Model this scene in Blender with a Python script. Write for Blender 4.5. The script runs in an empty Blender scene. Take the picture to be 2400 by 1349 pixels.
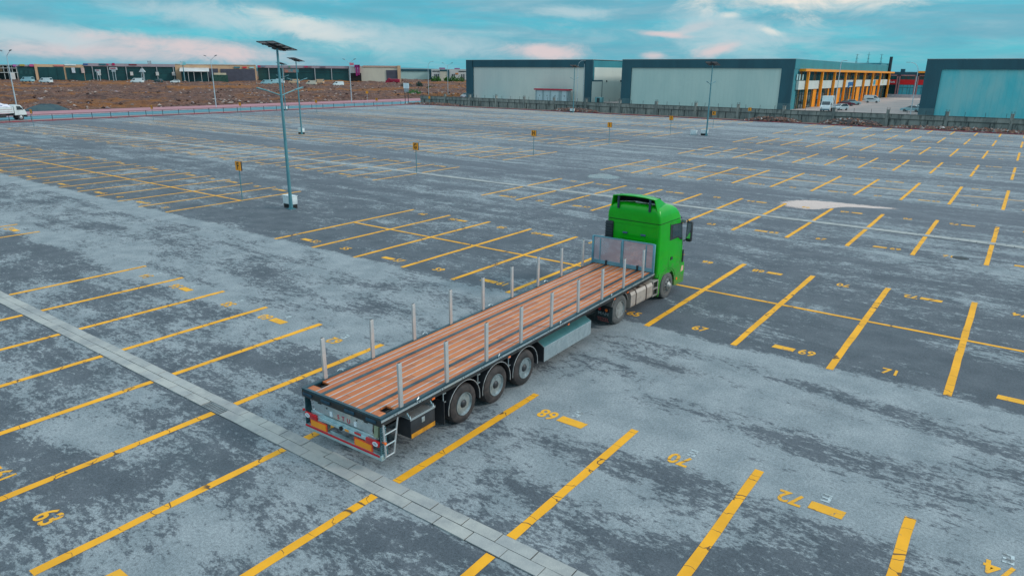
import bpy, bmesh, math, random
from mathutils import Vector, Matrix, noise as mnoise
R = math.radians
random.seed(7)
scene = bpy.context.scene
COL = scene.collection

# ------------------------------------------------------------------ camera
FPX, PITCH, ROLL, YAW = 1611.7, 0.3036, 0.0087, -0.6327
CAM = Vector((29.842, -13.749, 8.170))
_cy, _sy = math.cos(YAW), math.sin(YAW)
FWD = Vector((_sy * math.cos(PITCH), _cy * math.cos(PITCH), -math.sin(PITCH)))
_r = Vector((_cy, -_sy, 0)); _u = _r.cross(FWD)
RGT = math.cos(ROLL) * _r + math.sin(ROLL) * _u
UPV = -math.sin(ROLL) * _r + math.cos(ROLL) * _u
cd = bpy.data.cameras.new('camera'); cam = bpy.data.objects.new('camera', cd); COL.objects.link(cam)
cd.sensor_width = 36; cd.lens = FPX / 2400 * 36; cd.clip_start = 0.1; cd.clip_end = 20000
m = Matrix((RGT, UPV, -FWD)).transposed().to_4x4(); m.translation = CAM
cam.matrix_world = m
scene.camera = cam
def ray(u, v): return FWD + RGT * ((u - 1200) / FPX) - UPV * ((v - 674.5) / FPX)
def far_at(u, dist, z=0.0):          # ground point seen in direction u at a horizontal distance
    d = ray(u, 165); h = math.hypot(d.x, d.y)
    return Vector((CAM.x + d.x / h * dist, CAM.y + d.y / h * dist, z))

# ------------------------------------------------------------------ world, sun, exposure
SUN_AZ, SUN_EL = R(62), R(28)        # azimuth from +Y towards +X
world = bpy.data.worlds.new('World'); scene.world = world; world.use_nodes = True
def build_world():
    nt = world.node_tree; N = nt.nodes; L = nt.links
    for n in list(N): N.remove(n)
    out = N.new('ShaderNodeOutputWorld'); bg = N.new('ShaderNodeBackground'); L.new(bg.outputs[0], out.inputs[0])
    bg.inputs['Strength'].default_value = 0.1
    sky = N.new('ShaderNodeTexSky'); sky.sky_type = 'NISHITA'; sky.sun_disc = False
    sky.sun_elevation = SUN_EL; sky.sun_rotation = SUN_AZ; sky.air_density = 1.0; sky.dust_density = 0.6; sky.ozone_density = 2.0
    tc = N.new('ShaderNodeTexCoord'); D = tc.outputs['Generated']
    def M(op, a, b=None, c=None, clamp=False):
        n = N.new('ShaderNodeMath'); n.operation = op; n.use_clamp = clamp
        for i, x in enumerate((a, b, c)):
            if x is None: continue
            if isinstance(x, (int, float)): n.inputs[i].default_value = x
            else: L.new(x, n.inputs[i])
        return n.outputs[0]
    def mix(f, a, b, mode='MIX'):
        n = N.new('ShaderNodeMix'); n.data_type = 'RGBA'; n.blend_type = mode
        for s, x in ((n.inputs[0], f), (n.inputs[6], a), (n.inputs[7], b)):
            if isinstance(x, (int, float)): s.default_value = x
            elif isinstance(x, tuple): s.default_value = (*x, 1)
            else: L.new(x, s)
        return n.outputs[2]
    def smooth(x, lo, hi):
        n = N.new('ShaderNodeMapRange'); n.interpolation_type = 'SMOOTHSTEP'; L.new(x, n.inputs[0])
        n.inputs[1].default_value = lo; n.inputs[2].default_value = hi; return n.outputs[0]
    sep = N.new('ShaderNodeSeparateXYZ'); L.new(D, sep.inputs[0])
    zc = M('MAXIMUM', sep.outputs[2], 0.0)
    inv = M('DIVIDE', 1.0, M('ADD', zc, 0.10))
    comb = N.new('ShaderNodeCombineXYZ')
    L.new(M('MULTIPLY', sep.outputs[0], inv), comb.inputs[0]); L.new(M('MULTIPLY', sep.outputs[1], inv), comb.inputs[1])
    P = comb.outputs[0]
    def noise(vec, scale, detail, rough, dist=0.0):
        n = N.new('ShaderNodeTexNoise'); L.new(vec, n.inputs['Vector']); n.inputs['Scale'].default_value = scale
        n.inputs['Detail'].default_value = detail; n.inputs['Roughness'].default_value = rough; n.inputs['Distortion'].default_value = dist
        return n.outputs[0]
    def stretch(vec, sx, sz):
        n = N.new('ShaderNodeMapping'); L.new(vec, n.inputs[0]); n.inputs['Scale'].default_value = (sx, sx, sz); return n.outputs[0]
    n1 = noise(P, 0.55, 9, 0.62, 0.5); n2 = noise(P, 1.7, 8, 0.6, 0.2); n3 = noise(stretch(D, 1.0, 2.6), 14, 10, 0.66, 0.5)
    teal = mix(1.0, sky.outputs[0], (SKY_TINT), 'MULTIPLY')
    base = mix(0.75, teal, SKY_FLAT)
    st = noise(stretch(D, 1.0, 9.0), 3.2, 9, 0.60, 0.6); st2 = noise(stretch(D, 1.0, 6.0), 8.0, 9, 0.62, 0.5)
    col = mix(M('MULTIPLY', smooth(st, 0.36, 0.62), 0.80), base, CLOUD_GREY)
    col = mix(M('MULTIPLY', smooth(n1, 0.46, 0.66), 0.5), col, CLOUD_GREY)
    col = mix(M('MULTIPLY', smooth(st2, 0.48, 0.74), 0.5), col, CLOUD_PALE)
    col = mix(M('MULTIPLY', smooth(st2, 0.52, 0.34), 0.55), col, DIM)
    # individual clouds standing in given directions
    def blob(u, v, su, sv, tilt, colr, amt, lo=0.18, hi=1.05, nz=0.95):
        nonlocal col
        c = ray(u, v).normalized(); a = ray(u + 10, v + 10 * tilt).normalized() - c; a.normalize()
        b = a.cross(c).normalized()
        def dot(w):
            n = N.new('ShaderNodeVectorMath'); n.operation = 'DOT_PRODUCT'; L.new(D, n.inputs[0]); n.inputs[1].default_value = w; return n.outputs['Value']
        da = M('DIVIDE', dot(a), su / FPX); db = M('DIVIDE', dot(b), sv / FPX)
        front = M('GREATER_THAN', dot(c), 0.0)
        r2 = M('ADD', M('MULTIPLY', da, da), M('MULTIPLY', db, db))
        g = M('MULTIPLY', M('POWER', 2.718, M('MULTIPLY', r2, -1.0)), front)
        f = M('ADD', M('MULTIPLY', g, 1.0), M('MULTIPLY', M('SUBTRACT', n3, 0.5), nz * 1.6))
        f = M('MULTIPLY', M('MULTIPLY', smooth(f, lo, hi), smooth(g, 0.02, 0.22)), amt)
        col = mix(f, col, colr)
    for b in BLOBS: blob(*b)
    # an overcast dome is brighter towards the zenith
    col = mix(smooth(zc, 0.13, 0.45), col, OVERCAST)
    L.new(col, bg.inputs[0])
S10 = lambda c: tuple(x * 10 for x in c)
SKY_TINT = (0.45, 1.15, 1.25)
SKY_FLAT = S10((0.060, 0.43, 0.58))
CLOUD_GREY = S10((0.175, 0.385, 0.485))
CLOUD_PALE = S10((0.35, 0.52, 0.59))
OVERCAST = S10((0.67, 0.86, 0.98))
BRIGHT = S10((1.3, 1.26, 1.24)); PINK = S10((0.66, 0.56, 0.57)); CREAM = S10((1.0, 0.86, 0.74)); PALE = S10((0.44, 0.58, 0.63)); DIM = S10((0.10, 0.38, 0.49))
BLOBS = [
    (700, 60, 150, 26, .22, CREAM, .95), (560, 45, 260, 30, .10, PALE, .8), (230, 118, 300, 24, .05, PINK, .8), (60, 75, 160, 26, .1, PALE, .9),
    (470, 115, 210, 20, .12, PINK, .85), (900, 90, 300, 40, .1, PALE, .7), (760, 25, 220, 14, .12, DIM, .7),
    (1270, 122, 95, 20, .03, PINK, .95), (1710, 85, 190, 52, .15, PALE, .75), (1625, 66, 60, 10, -.22, PINK, .35), (1700, 46, 48, 20, .1, PALE, .8), (1706, 36, 26, 9, .0, CREAM, .5), (1765, 66, 62, 16, .22, PALE, .8), (1800, 72, 32, 9, .3, CREAM, .5), (1745, 95, 90, 20, .05, PALE, .6), (1545, 80, 70, 8, .10, PINK, .9),
    (1680, 118, 60, 16, -.3, PINK, .9), (1525, 130, 32, 10, 0, PINK, .8), (1850, -30, 260, 50, .05, CREAM, .85), (1440, -75, 220, 40, 0, BRIGHT, .35, .2, .6, .3), (1990, -150, 340, 90, .05, BRIGHT, 1.0, .2, .6, .3),
    (1330, 30, 120, 16, .05, PALE, .8),
]
build_world()
sd = bpy.data.lights.new('sun', 'SUN'); sd.energy = 1.5; sd.angle = R(10); sd.color = (1.0, 0.93, 0.86)
sun = bpy.data.objects.new('sun', sd); COL.objects.link(sun)
sdir = Vector((math.sin(SUN_AZ) * math.cos(SUN_EL), math.cos(SUN_AZ) * math.cos(SUN_EL), math.sin(SUN_EL)))
sun.rotation_euler = sdir.to_track_quat('Z', 'Y').to_euler(); sun.location = (0, 0, 60)
scene.view_settings.view_transform = 'Standard'; scene.view_settings.look = 'None'
scene.view_settings.gamma = 1.0; scene.view_settings.exposure = 0.13

# ------------------------------------------------------------------ helpers
class MB:
    """collects primitives, then becomes ONE mesh object"""
    def __init__(s): s.v = []; s.f = []; s.sm = []
    def add(s, vs, fs, smooth=False, M=None):
        o = len(s.v)
        s.v += [tuple(M @ Vector(p)) for p in vs] if M else [tuple(p) for p in vs]
        s.f += [tuple(i + o for i in f) for f in fs]; s.sm += [smooth] * len(fs); return s
    def box(s, c, d, M=None, b=0.0):
        x, y, z = c; a, e, g = d[0] / 2, d[1] / 2, d[2] / 2
        if b <= 0 or b >= min(a, e, g):
            vs = [(x + i * a, y + j * e, z + k * g) for i in (-1, 1) for j in (-1, 1) for k in (-1, 1)]
            return s.add(vs, [(0, 1, 3, 2), (4, 6, 7, 5), (0, 4, 5, 1), (2, 3, 7, 6), (0, 2, 6, 4), (1, 5, 7, 3)], False, M)
        bm = bmesh.new(); bmesh.ops.create_cube(bm, size=1)
        for q in bm.verts: q.co = Vector((x + q.co.x * d[0], y + q.co.y * d[1], z + q.co.z * d[2]))
        bmesh.ops.bevel(bm, geom=list(bm.edges), offset=b, segments=2, affect='EDGES', profile=0.5)
        bm.verts.index_update(); vs = [q.co.copy() for q in bm.verts]; fs = [tuple(q.index for q in f.verts) for f in bm.faces]; bm.free()
        return s.add(vs, fs, True, M)
    def lofts(s, rings, caps=True, smooth=True, M=None, closed=True):
        n = len(rings[0]); vs = [p for r in rings for p in r]; fs = []
        for i in range(len(rings) - 1):
            for j in range(n if closed else n - 1):
                k = (j + 1) % n
                fs.append((i * n + j, i * n + k, (i + 1) * n + k, (i + 1) * n + j))
        if caps: fs += [tuple(reversed(range(n))), tuple(range((len(rings) - 1) * n, len(rings) * n))]
        return s.add(vs, fs, smooth, M)
    def tube(s, pts, rad, n=8, M=None):
        pts = [Vector(p) for p in pts]; rs = rad if isinstance(rad, (list, tuple)) else [rad] * len(pts); rings = []
        for i, p in enumerate(pts):
            d = (pts[min(i + 1, len(pts) - 1)] - pts[max(i - 1, 0)]).normalized()
            a = d.cross(Vector((0, 0, 1)) if abs(d.z) < 0.95 else Vector((1, 0, 0))).normalized(); b = d.cross(a)
            rings.append([p + rs[i] * (math.cos(2 * math.pi * k / n) * a + math.sin(2 * math.pi * k / n) * b) for k in range(n)])
        return s.lofts(rings, True, True, M)
    def lathe(s, prof, n=28, axis='X', M=None, caps=True):      # prof: (along axis, radius)
        rings = []
        for a, r in prof:
            ring = []
            for k in range(n):
                t = 2 * math.pi * k / n; c, d = r * math.cos(t), r * math.sin(t)
                ring.append((a, c, d) if axis == 'X' else (c, a, d) if axis == 'Y' else (c, d, a))
            rings.append(ring)
        return s.lofts(rings, caps, True, M)
    def prism(s, poly, a, b, axis='X', M=None, smooth=False):  # 2-D outline swept from a to b
        def pt(p, w): return (w, p[0], p[1]) if axis == 'X' else (p[0], w, p[1]) if axis == 'Y' else (p[0], p[1], w)
        n = len(poly); vs = [pt(p, a) for p in poly] + [pt(p, b) for p in poly]
        fs = [(j, (j + 1) % n, n + (j + 1) % n, n + j) for j in range(n)]
        s.add(vs, fs, smooth, M); o = len(s.v) - 2 * n
        s.f += [tuple(o + j for j in reversed(range(n))), tuple(o + n + j for j in range(n))]; s.sm += [False, False]
        return s
    def quad(s, a, b, c, d): return s.add([a, b, c, d], [(0, 1, 2, 3)])
    def text(s, body, size, M, depth=0.004, bold=0.0, sx=1.0, spacing=1.0):
        vs, fs = text_geo(body, depth, bold, spacing)
        return s.add(vs, fs, False, M @ Matrix.Diagonal((size * sx, size, size if depth > 0.02 else 1, 1)))
    def build(s, name, mat, parent=None, loc=None, fix=True):
        me = bpy.data.meshes.new(name); me.from_pydata(s.v, [], s.f)
        me.polygons.foreach_set('use_smooth', s.sm)
        if fix:
            bm = bmesh.new(); bm.from_mesh(me); bmesh.ops.recalc_face_normals(bm, faces=bm.faces); bm.to_mesh(me); bm.free()
        if any(s.sm):
            try: me.set_sharp_from_angle(angle=R(38))
            except Exception: pass
        me.materials.append(mat); o = bpy.data.objects.new(name, me); COL.objects.link(o)
        if parent: o.parent = parent
        if loc: o.location = loc
        return o
def split_build(mb, name, mat, parent, smooth_ok=True):
    """one object per loose piece"""
    p = list(range(len(mb.v)))
    def find(a):
        while p[a] != a: p[a] = p[p[a]]; a = p[a]
        return a
    for f in mb.f:
        for q in f[1:]: p[find(q)] = find(f[0])
    grp = {}
    for f, sm in zip(mb.f, mb.sm): grp.setdefault(find(f[0]), []).append((f, sm))
    out = []
    for fs in grp.values():
        ids = sorted({i for f, _ in fs for i in f}); mp = {i: k for k, i in enumerate(ids)}; n = MB()
        n.v = [mb.v[i] for i in ids]; n.f = [tuple(mp[i] for i in f) for f, _ in fs]; n.sm = [q for _, q in fs]
        out.append(n.build(name, mat, parent))
    return out
_tc = {}
def text_geo(body, depth, bold, spacing=1.0):
    k = (body, depth, bold, spacing)
    if k not in _tc:
        cu = bpy.data.curves.new('lettering', 'FONT'); cu.body = body; cu.size = 1.0; cu.align_x = 'CENTER'; cu.align_y = 'CENTER'
        cu.resolution_u = 3; cu.offset = bold; cu.extrude = depth / 2; cu.space_character = spacing
        o = bpy.data.objects.new('lettering', cu); COL.objects.link(o)
        dg = bpy.context.evaluated_depsgraph_get(); me = o.evaluated_get(dg).to_mesh()
        _tc[k] = ([v.co.copy() for v in me.vertices], [tuple(p.vertices) for p in me.polygons])
        o.evaluated_get(dg).to_mesh_clear(); bpy.data.objects.remove(o); bpy.data.curves.remove(cu)
    return _tc[k]
def tag(o, label, cat, group=None, kind=None):
    o['label'] = label; o['category'] = cat
    if group: o['group'] = group
    if kind: o['kind'] = kind
    return o
def struct(o): o['kind'] = 'structure'; return o
def thing(name, label, cat, loc=(0, 0, 0), rz=0.0, group=None):
    o = bpy.data.objects.new(name, None); o.empty_display_size = 0.3; COL.objects.link(o)
    o.location = loc; o.rotation_euler = (0, 0, rz); return tag(o, label, cat, group)
def copy_tree(o, parent=None):
    c = o.copy(); COL.objects.link(c)
    if parent: c.parent = parent; c.matrix_parent_inverse = o.matrix_parent_inverse.copy()
    for ch in list(o.children): copy_tree(ch, c)
    return c
def T(x, y, z): return Matrix.Translation((x, y, z))
def RZ(a): return Matrix.Rotation(a, 4, 'Z')
def RX(a): return Matrix.Rotation(a, 4, 'X')
def RY(a): return Matrix.Rotation(a, 4, 'Y')

# ------------------------------------------------------------------ materials
class NG:
    def __init__(s, name):
        s.m = bpy.data.materials.new(name); s.m.use_nodes = True; s.nt = s.m.node_tree; s.N = s.nt.nodes; s.L = s.nt.links
        s.b = s.N['Principled BSDF']; s.g = s.N.new('ShaderNodeNewGeometry'); s.tc = s.N.new('ShaderNodeTexCoord')
    def set(s, k, x):
        i = s.b.inputs[k]
        if isinstance(x, (int, float)): i.default_value = x
        elif isinstance(x, tuple): i.default_value = (*x, 1) if len(x) == 3 else x
        else: s.L.new(x, i)
    def M(s, op, a, b=None, c=None, clamp=False):
        n = s.N.new('ShaderNodeMath'); n.operation = op; n.use_clamp = clamp
        for i, x in enumerate((a, b, c)):
            if x is None: continue
            if isinstance(x, (int, float)): n.inputs[i].default_value = x
            else: s.L.new(x, n.inputs[i])
        return n.outputs[0]
    def mix(s, f, a, b, mode='MIX'):
        n = s.N.new('ShaderNodeMix'); n.data_type = 'RGBA'; n.blend_type = mode
        for k, x in ((n.inputs[0], f), (n.inputs[6], a), (n.inputs[7], b)):
            if isinstance(x, (int, float)): k.default_value = x
            elif isinstance(x, tuple): k.default_value = (*x, 1)
            else: s.L.new(x, k)
        return n.outputs[2]
    def smooth(s, x, lo, hi, a=0.0, b=1.0):
        n = s.N.new('ShaderNodeMapRange'); n.interpolation_type = 'SMOOTHSTEP'; s.L.new(x, n.inputs[0])
        for i, q in enumerate((lo, hi, a, b)): n.inputs[i + 1].default_value = q
        return n.outputs[0]
    def scaled(s, vec, sc, rot=0.0):
        n = s.N.new('ShaderNodeMapping'); s.L.new(vec, n.inputs[0]); n.inputs['Scale'].default_value = sc; n.inputs['Rotation'].default_value = (0, 0, rot)
        return n.outputs[0]
    def noise(s, vec, scale, detail=5, rough=0.55, dist=0.0, sc=None, rot=0.0):
        if sc: vec = s.scaled(vec, sc, rot)
        n = s.N.new('ShaderNodeTexNoise'); s.L.new(vec, n.inputs['Vector']); n.inputs['Scale'].default_value = scale
        n.inputs['Detail'].default_value = detail; n.inputs['Roughness'].default_value = rough; n.inputs['Distortion'].default_value = dist
        return n.outputs[0]
    def voro(s, vec, scale, feature='DISTANCE_TO_EDGE', sc=None, out=0):
        if sc: vec = s.scaled(vec, sc)
        n = s.N.new('ShaderNodeTexVoronoi'); s.L.new(vec, n.inputs['Vector']); n.feature = feature; n.inputs['Scale'].default_value = scale
        return n.outputs[out]
    def ramp(s, x, stops, interp='LINEAR'):
        n = s.N.new('ShaderNodeValToRGB'); s.L.new(x, n.inputs[0]); r = n.color_ramp; r.interpolation = interp
        while len(r.elements) < len(stops): r.elements.new(0.5)
        for e, (p, c) in zip(r.elements, stops): e.position = p; e.color = (c, c, c, 1) if isinstance(c, (int, float)) else (*c, 1)
        return n.outputs[0]
    def bump(s, h, dist=0.01, strength=1.0):
        n = s.N.new('ShaderNodeBump'); s.L.new(h, n.inputs['Height']); n.inputs['Distance'].default_value = dist; n.inputs['Strength'].default_value = strength
        s.L.new(n.outputs[0], s.b.inputs['Normal'])
def pm(name, c1, c2=None, scale=3.0, rough=0.6, metal=0.0, sc=(1, 1, 1), lo=0.38, hi=0.66, detail=6, bump=0.0, bscale=30, rvar=0.0, coat=0.0, spec=None):
    g = NG(name); P = g.tc.outputs['Object']
    n = g.noise(P, scale, detail, 0.62, 0.3, sc)
    if c2 is None: c2 = tuple(x * 0.72 for x in c1)
    g.set('Base Color', g.mix(g.smooth(n, lo, hi), c1, c2))
    g.set('Roughness', g.smooth(n, 0.3, 0.7, max(rough - rvar, 0.03), min(rough + rvar, 1)) if rvar else rough); g.set('Metallic', metal)
    if coat: g.set('Coat Weight', coat); g.set('Coat Roughness', 0.08)
    if spec is not None: g.set('Specular IOR Level', spec)
    if bump: g.bump(g.noise(P, bscale, 4, 0.6), bump)
    return g.m

# ================================================================== SETTING: ground, lot, road
SL = 2.937                                            # slot pitch
ROWS = [  # letter, near end, mid, far end, drain?
    ('E', -10.75, -5.4, 0.0, True), ('F', 6.65, 11.75, 16.58, False), ('G', 23.25, 28.45, 33.65, True), ('H', 40.1, 45.0, 49.9, False),
    ('I', 56.9, 61.8, 66.9, True), ('J', 73.7, 78.7, 83.6, False), ('K', 90.5, 95.5, 100.4, True), ('L', 107.2, 113.2, 118.0, False)]
def curb_y(x): return 119.6 - 0.042 * (x + 100)
CURB_X = -99.0

def asphalt():
    g = NG('asphalt'); P = g.g.outputs['Position']
    sep = g.N.new('ShaderNodeSeparateXYZ'); g.L.new(P, sep.inputs[0]); X, Y = sep.outputs[0], sep.outputs[1]
    wob = g.noise(P, 0.5, 5, 0.6); Yw = g.M('ADD', Y, g.M('MULTIPLY', g.M('SUBTRACT', wob, 0.5), 0.5))
    t = g.M('DIVIDE', g.M('ADD', Yw, 20.0), 150.0, clamp=True)
    y = lambda v: (v + 20) / 150
    st = [(0, .56), (y(-10.7), .42), (y(-1.3), .40), (y(-.7), .80), (y(1.0), .78), (y(1.7), .60), (y(5.2), .68), (y(5.6), .95), (y(6.42), .97), (y(6.5), .20), (y(16), .33), (y(19), .24), (y(23.5), .40),
          (y(27), .42), (y(29), .50), (y(33), .30), (y(37), .22), (y(40), .46), (y(49), .52), (y(52), .30), (y(57), .56), (y(62), .40), (y(67), .30), (y(71), .66), (y(76), .40),
          (y(84), .62), (y(90), .40), (y(98), .70), (y(104), .46), (y(110), .66), (y(125), .60)]
    st = [q for q in st if q[0] not in (y(19), y(71))]
    b = g.ramp(t, st[:32])
    n1 = g.noise(P, 0.42, 6, 0.62, 0.4, (0.62, 1.25, 1), 0.12)
    n2 = g.noise(P, 1.0, 8, 0.62, 0.2, (0.045, 0.95, 1), 0.02)
    n3 = g.noise(P, 0.07, 4, 0.5, 0.0)
    nf = g.noise(P, 3.6, 9, 0.78, 0.2, (0.75, 1.35, 1), 0.10); ng = g.noise(P, 11.0, 4, 0.7, 0.0, (0.8, 1.3, 1))
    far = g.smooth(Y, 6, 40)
    lane = g.smooth(b, 0.6, 0.85)
    west = g.M('MULTIPLY', g.M('LESS_THAN', g.M('ADD', X, g.M('MULTIPLY', wob, 0.5)), -4.5), g.M('MULTIPLY', g.smooth(Y, 0.2, 0.5), g.smooth(Y, 6.0, 5.4)))
    b = g.M('SUBTRACT', b, g.M('MULTIPLY', west, 0.16))
    cent = lambda x: g.M('SUBTRACT', x, 0.5)
    cov = g.M('ADD', g.M('MULTIPLY', cent(b), 0.52), g.M('MULTIPLY', cent(n3), 0.35))
    cov = g.M('ADD', cov, g.M('MULTIPLY', cent(n1), g.M('SUBTRACT', 1.0, g.M('MULTIPLY', far, 0.55))))
    cov = g.M('ADD', cov, g.M('MULTIPLY', cent(n2), g.M('ADD', 0.30, g.M('ADD', g.M('MULTIPLY', far, 0.55), g.M('MULTIPLY', lane, 0.55)))))
    f = g.smooth(g.M('ADD', cov, g.M('MULTIPLY', g.M('ADD', cent(nf), g.M('MULTIPLY', cent(ng), 0.45)), 1.15)), -0.075, 0.085)
    grain = g.noise(P, 17, 4, 0.8); grit = g.noise(P, 60, 2, 0.7); blot = g.noise(P, 0.9, 6, 0.6)
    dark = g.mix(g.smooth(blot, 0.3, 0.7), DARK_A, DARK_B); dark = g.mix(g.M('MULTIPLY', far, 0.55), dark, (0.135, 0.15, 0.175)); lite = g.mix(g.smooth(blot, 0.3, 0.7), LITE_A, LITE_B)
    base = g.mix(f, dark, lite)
    spk = g.M('ADD', g.M('MULTIPLY', grain, 0.9), g.M('MULTIPLY', grit, 0.9))
    k = g.smooth(spk, 0.58, 1.22, 0.56, 1.46)
    c = g.N.new('ShaderNodeCombineXYZ')
    for i in range(3): g.L.new(k, c.inputs[i])
    base = g.mix(1.0, base, c.outputs[0], 'MULTIPLY')
    # oil spots and old paving seams
    oil = g.smooth(g.voro(P, 0.16, 'F1', (0.8, 1.3, 1)), 0.05, 0.16); oil2 = g.smooth(g.noise(P, 1.3, 5, 0.6), 0.66, 0.74)
    base = g.mix(g.M('MULTIPLY', g.M('MULTIPLY', g.M('SUBTRACT', 1.0, oil), g.smooth(ng, 0.35, 0.6)), 0.30), base, (0.03, 0.035, 0.04))
    base = g.mix(g.M('MULTIPLY', oil2, 0.2), base, (0.04, 0.045, 0.055))
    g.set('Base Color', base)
    wet = g.smooth(g.noise(P, 0.30, 8, 0.68, 0.2, (0.45, 1.2, 1)), 0.5, 0.66)
    g.set('Roughness', g.M('SUBTRACT', 0.88, g.M('MULTIPLY', g.M('MULTIPLY', wet, g.M('SUBTRACT', 1.0, f)), 0.30)))
    g.set('Specular IOR Level', 0.4)
    g.bump(g.M('ADD', g.M('MULTIPLY', grain, 0.7), grit), 0.012, 0.7)
    return g.m
DARK_A, DARK_B = (0.072, 0.088, 0.104), (0.108, 0.124, 0.142)
LITE_A, LITE_B = (0.205, 0.240, 0.258), (0.298, 0.330, 0.346)
ASPH = asphalt()

def sheet(name, poly, z, mat, n=1):
    b = MB(); b.add([(x, y, z) for x, y in poly], [tuple(range(len(poly)))]); return struct(b.build(name, mat))
# base terrain reaching the horizon
TER = pm('bare_earth', (0.14, 0.085, 0.06), (0.08, 0.055, 0.045), 0.02, 0.95, detail=9)
sheet('ground', [(-9000, -3000), (6000, -3000), (6000, 9000), (-9000, 9000)], -0.05, TER)
sheet('parking_lot', [(CURB_X, -60), (75, -60), (75, curb_y(75)), (CURB_X, curb_y(CURB_X))], 0.0, ASPH)

def paint_mat(name, col, worn):
    g = NG(name); P = g.g.outputs['Position']
    # transverse cracks every metre or so, and worn-through grit
    w = g.noise(P, 1.5, 3, 0.5); sep = g.N.new('ShaderNodeSeparateXYZ'); g.L.new(P, sep.inputs[0])
    c = g.N.new('ShaderNodeCombineXYZ'); g.L.new(g.M('ADD', g.M('MULTIPLY', sep.outputs[0], 0.16), g.M('MULTIPLY', w, 0.25)), c.inputs[0]); g.L.new(g.M('ADD', sep.outputs[1], g.M('MULTIPLY', w, 0.9)), c.inputs[1])
    crack = g.M('SUBTRACT', 1.0, g.smooth(g.voro(c.outputs[0], 1.5), 0.004, 0.016))
    crack = g.M('MULTIPLY', crack, g.smooth(g.noise(P, 0.9, 2, 0.5), 0.40, 0.50))
    wn = g.noise(P, 5, 9, 0.78); gone = g.smooth(wn, worn, worn + 0.07)
    tone = g.mix(g.smooth(g.noise(P, 0.8, 6, 0.65), 0.3, 0.7), col, tuple(x * 0.80 for x in col))
    base = g.mix(g.M('MULTIPLY', gone, 0.85), tone, (0.14, 0.14, 0.14))
    g.set('Base Color', g.mix(g.M('MULTIPLY', crack, 0.9), base, (0.03, 0.03, 0.03)))
    g.set('Roughness', 0.75); g.bump(g.noise(P, 60, 3, 0.6), 0.004)
    return g.m
YEL = paint_mat('yellow_road_paint', (0.95, 0.43, 0.010), 0.63)
YEL_W = paint_mat('worn_yellow_road_paint', (0.92, 0.44, 0.02), 0.555)
WHT = paint_mat('worn_white_road_paint', (0.52, 0.60, 0.62), 0.50)

def markings():
    ln, ln2, nums, wht = MB(), MB(), MB(), MB(); rnd = random.Random(3)
    ZL = 0.006
    def strip(mb, x0, y0, x1, y1, w, z=ZL):
        # slightly hand-laid edge
        d = Vector((x1 - x0, y1 - y0, 0)); L_ = d.length; d.normalize(); nrm = Vector((-d.y, d.x, 0)); k = max(1, int(L_ / 0.6)); vs = []
        for i in range(k + 1):
            p = Vector((x0, y0, z)) + d * (L_ * i / k); a = w / 2 + rnd.uniform(-.010, .010); b_ = w / 2 + rnd.uniform(-.010, .010)
            vs += [p + nrm * a, p - nrm * b_]
        mb.add(vs, [(2 * i, 2 * i + 1, 2 * i + 3, 2 * i + 2) for i in range(k)])
    def slotlines(xs, row):
        for x in xs:
            _, n, md, f, dr = row; j = rnd.uniform(-.05, .05)
            ye = min(f, curb_y(x) - 0.5)
            if n > ye: continue
            if dr:
                strip(ln, x + j, n, x + j, md - 0.30, 0.20)
                if ye > md + 0.3: strip(ln, x + j, md + 0.30, x + j, ye + rnd.uniform(-.1, .1), 0.20)
            else: strip(ln, x + j, n + rnd.uniform(-.1, .1), x + j, ye + rnd.uniform(-.1, .1), 0.20)
    def number(x, y, k, rot, rect, big, letter=None):
        M = T(x, y, ZL + .001) @ RZ(rot); off = (-0.62 if rect else rnd.uniform(-.1, .1))
        nums.text(str(k), 0.60, M @ T(0.60 if rect else -off, 0, 0), 0.001, 0.022, 0.84)
        if rect:
            a = 0.34 + rnd.uniform(-.03, .03); h = 0.15; c = -0.10
            vs = [M @ Vector(p) for p in ((c - a, -h, 0), (c + a, -h, 0), (c + a + .02, h, 0), (c - a + .03, h, 0))]
            nums.add(vs, [(0, 1, 2, 3)])
        if letter: wht.text(letter, 0.42, M @ T(0.0 if rect else -.1, -0.44, 0), 0.001, 0.016, 1.0)
    for ri, row in enumerate(ROWS):
        L_, n, md, f, dr = row
        right = [SL * k for k in range(0, 15)]; left = [-10.95 - SL * k for k in range(0, 27)]
        slotlines(right, row); slotlines(left, row)
        if not dr:
            strip(ln, left[-1], md, left[0], md, 0.16, ZL + .002)
            strip(ln, right[0], md, right[-1] + 8, md, 0.16, ZL + .002)
        for k in list(range(-26, 0)) + list(range(0, 14)):
            xc = SL * k + SL / 2 if k >= 0 else -10.95 + SL * (k + 1) - SL / 2
            if f - .7 < curb_y(xc) - 1: number(xc, f - 0.68, 54 + 2 * k, math.pi, k % 2 == 1, ri < 4, 'E' if ri == 0 else None)
            number(xc, n + 0.80, 53 + 2 * k, 0.0, k % 2 == 0, ri < 4)
    struct(ln.build('parking_line_markings', YEL, fix=False)); struct(nums.build('slot_number_markings', YEL_W, fix=False)); struct(wht.build('row_letter_markings', WHT, fix=False))
markings()

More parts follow.
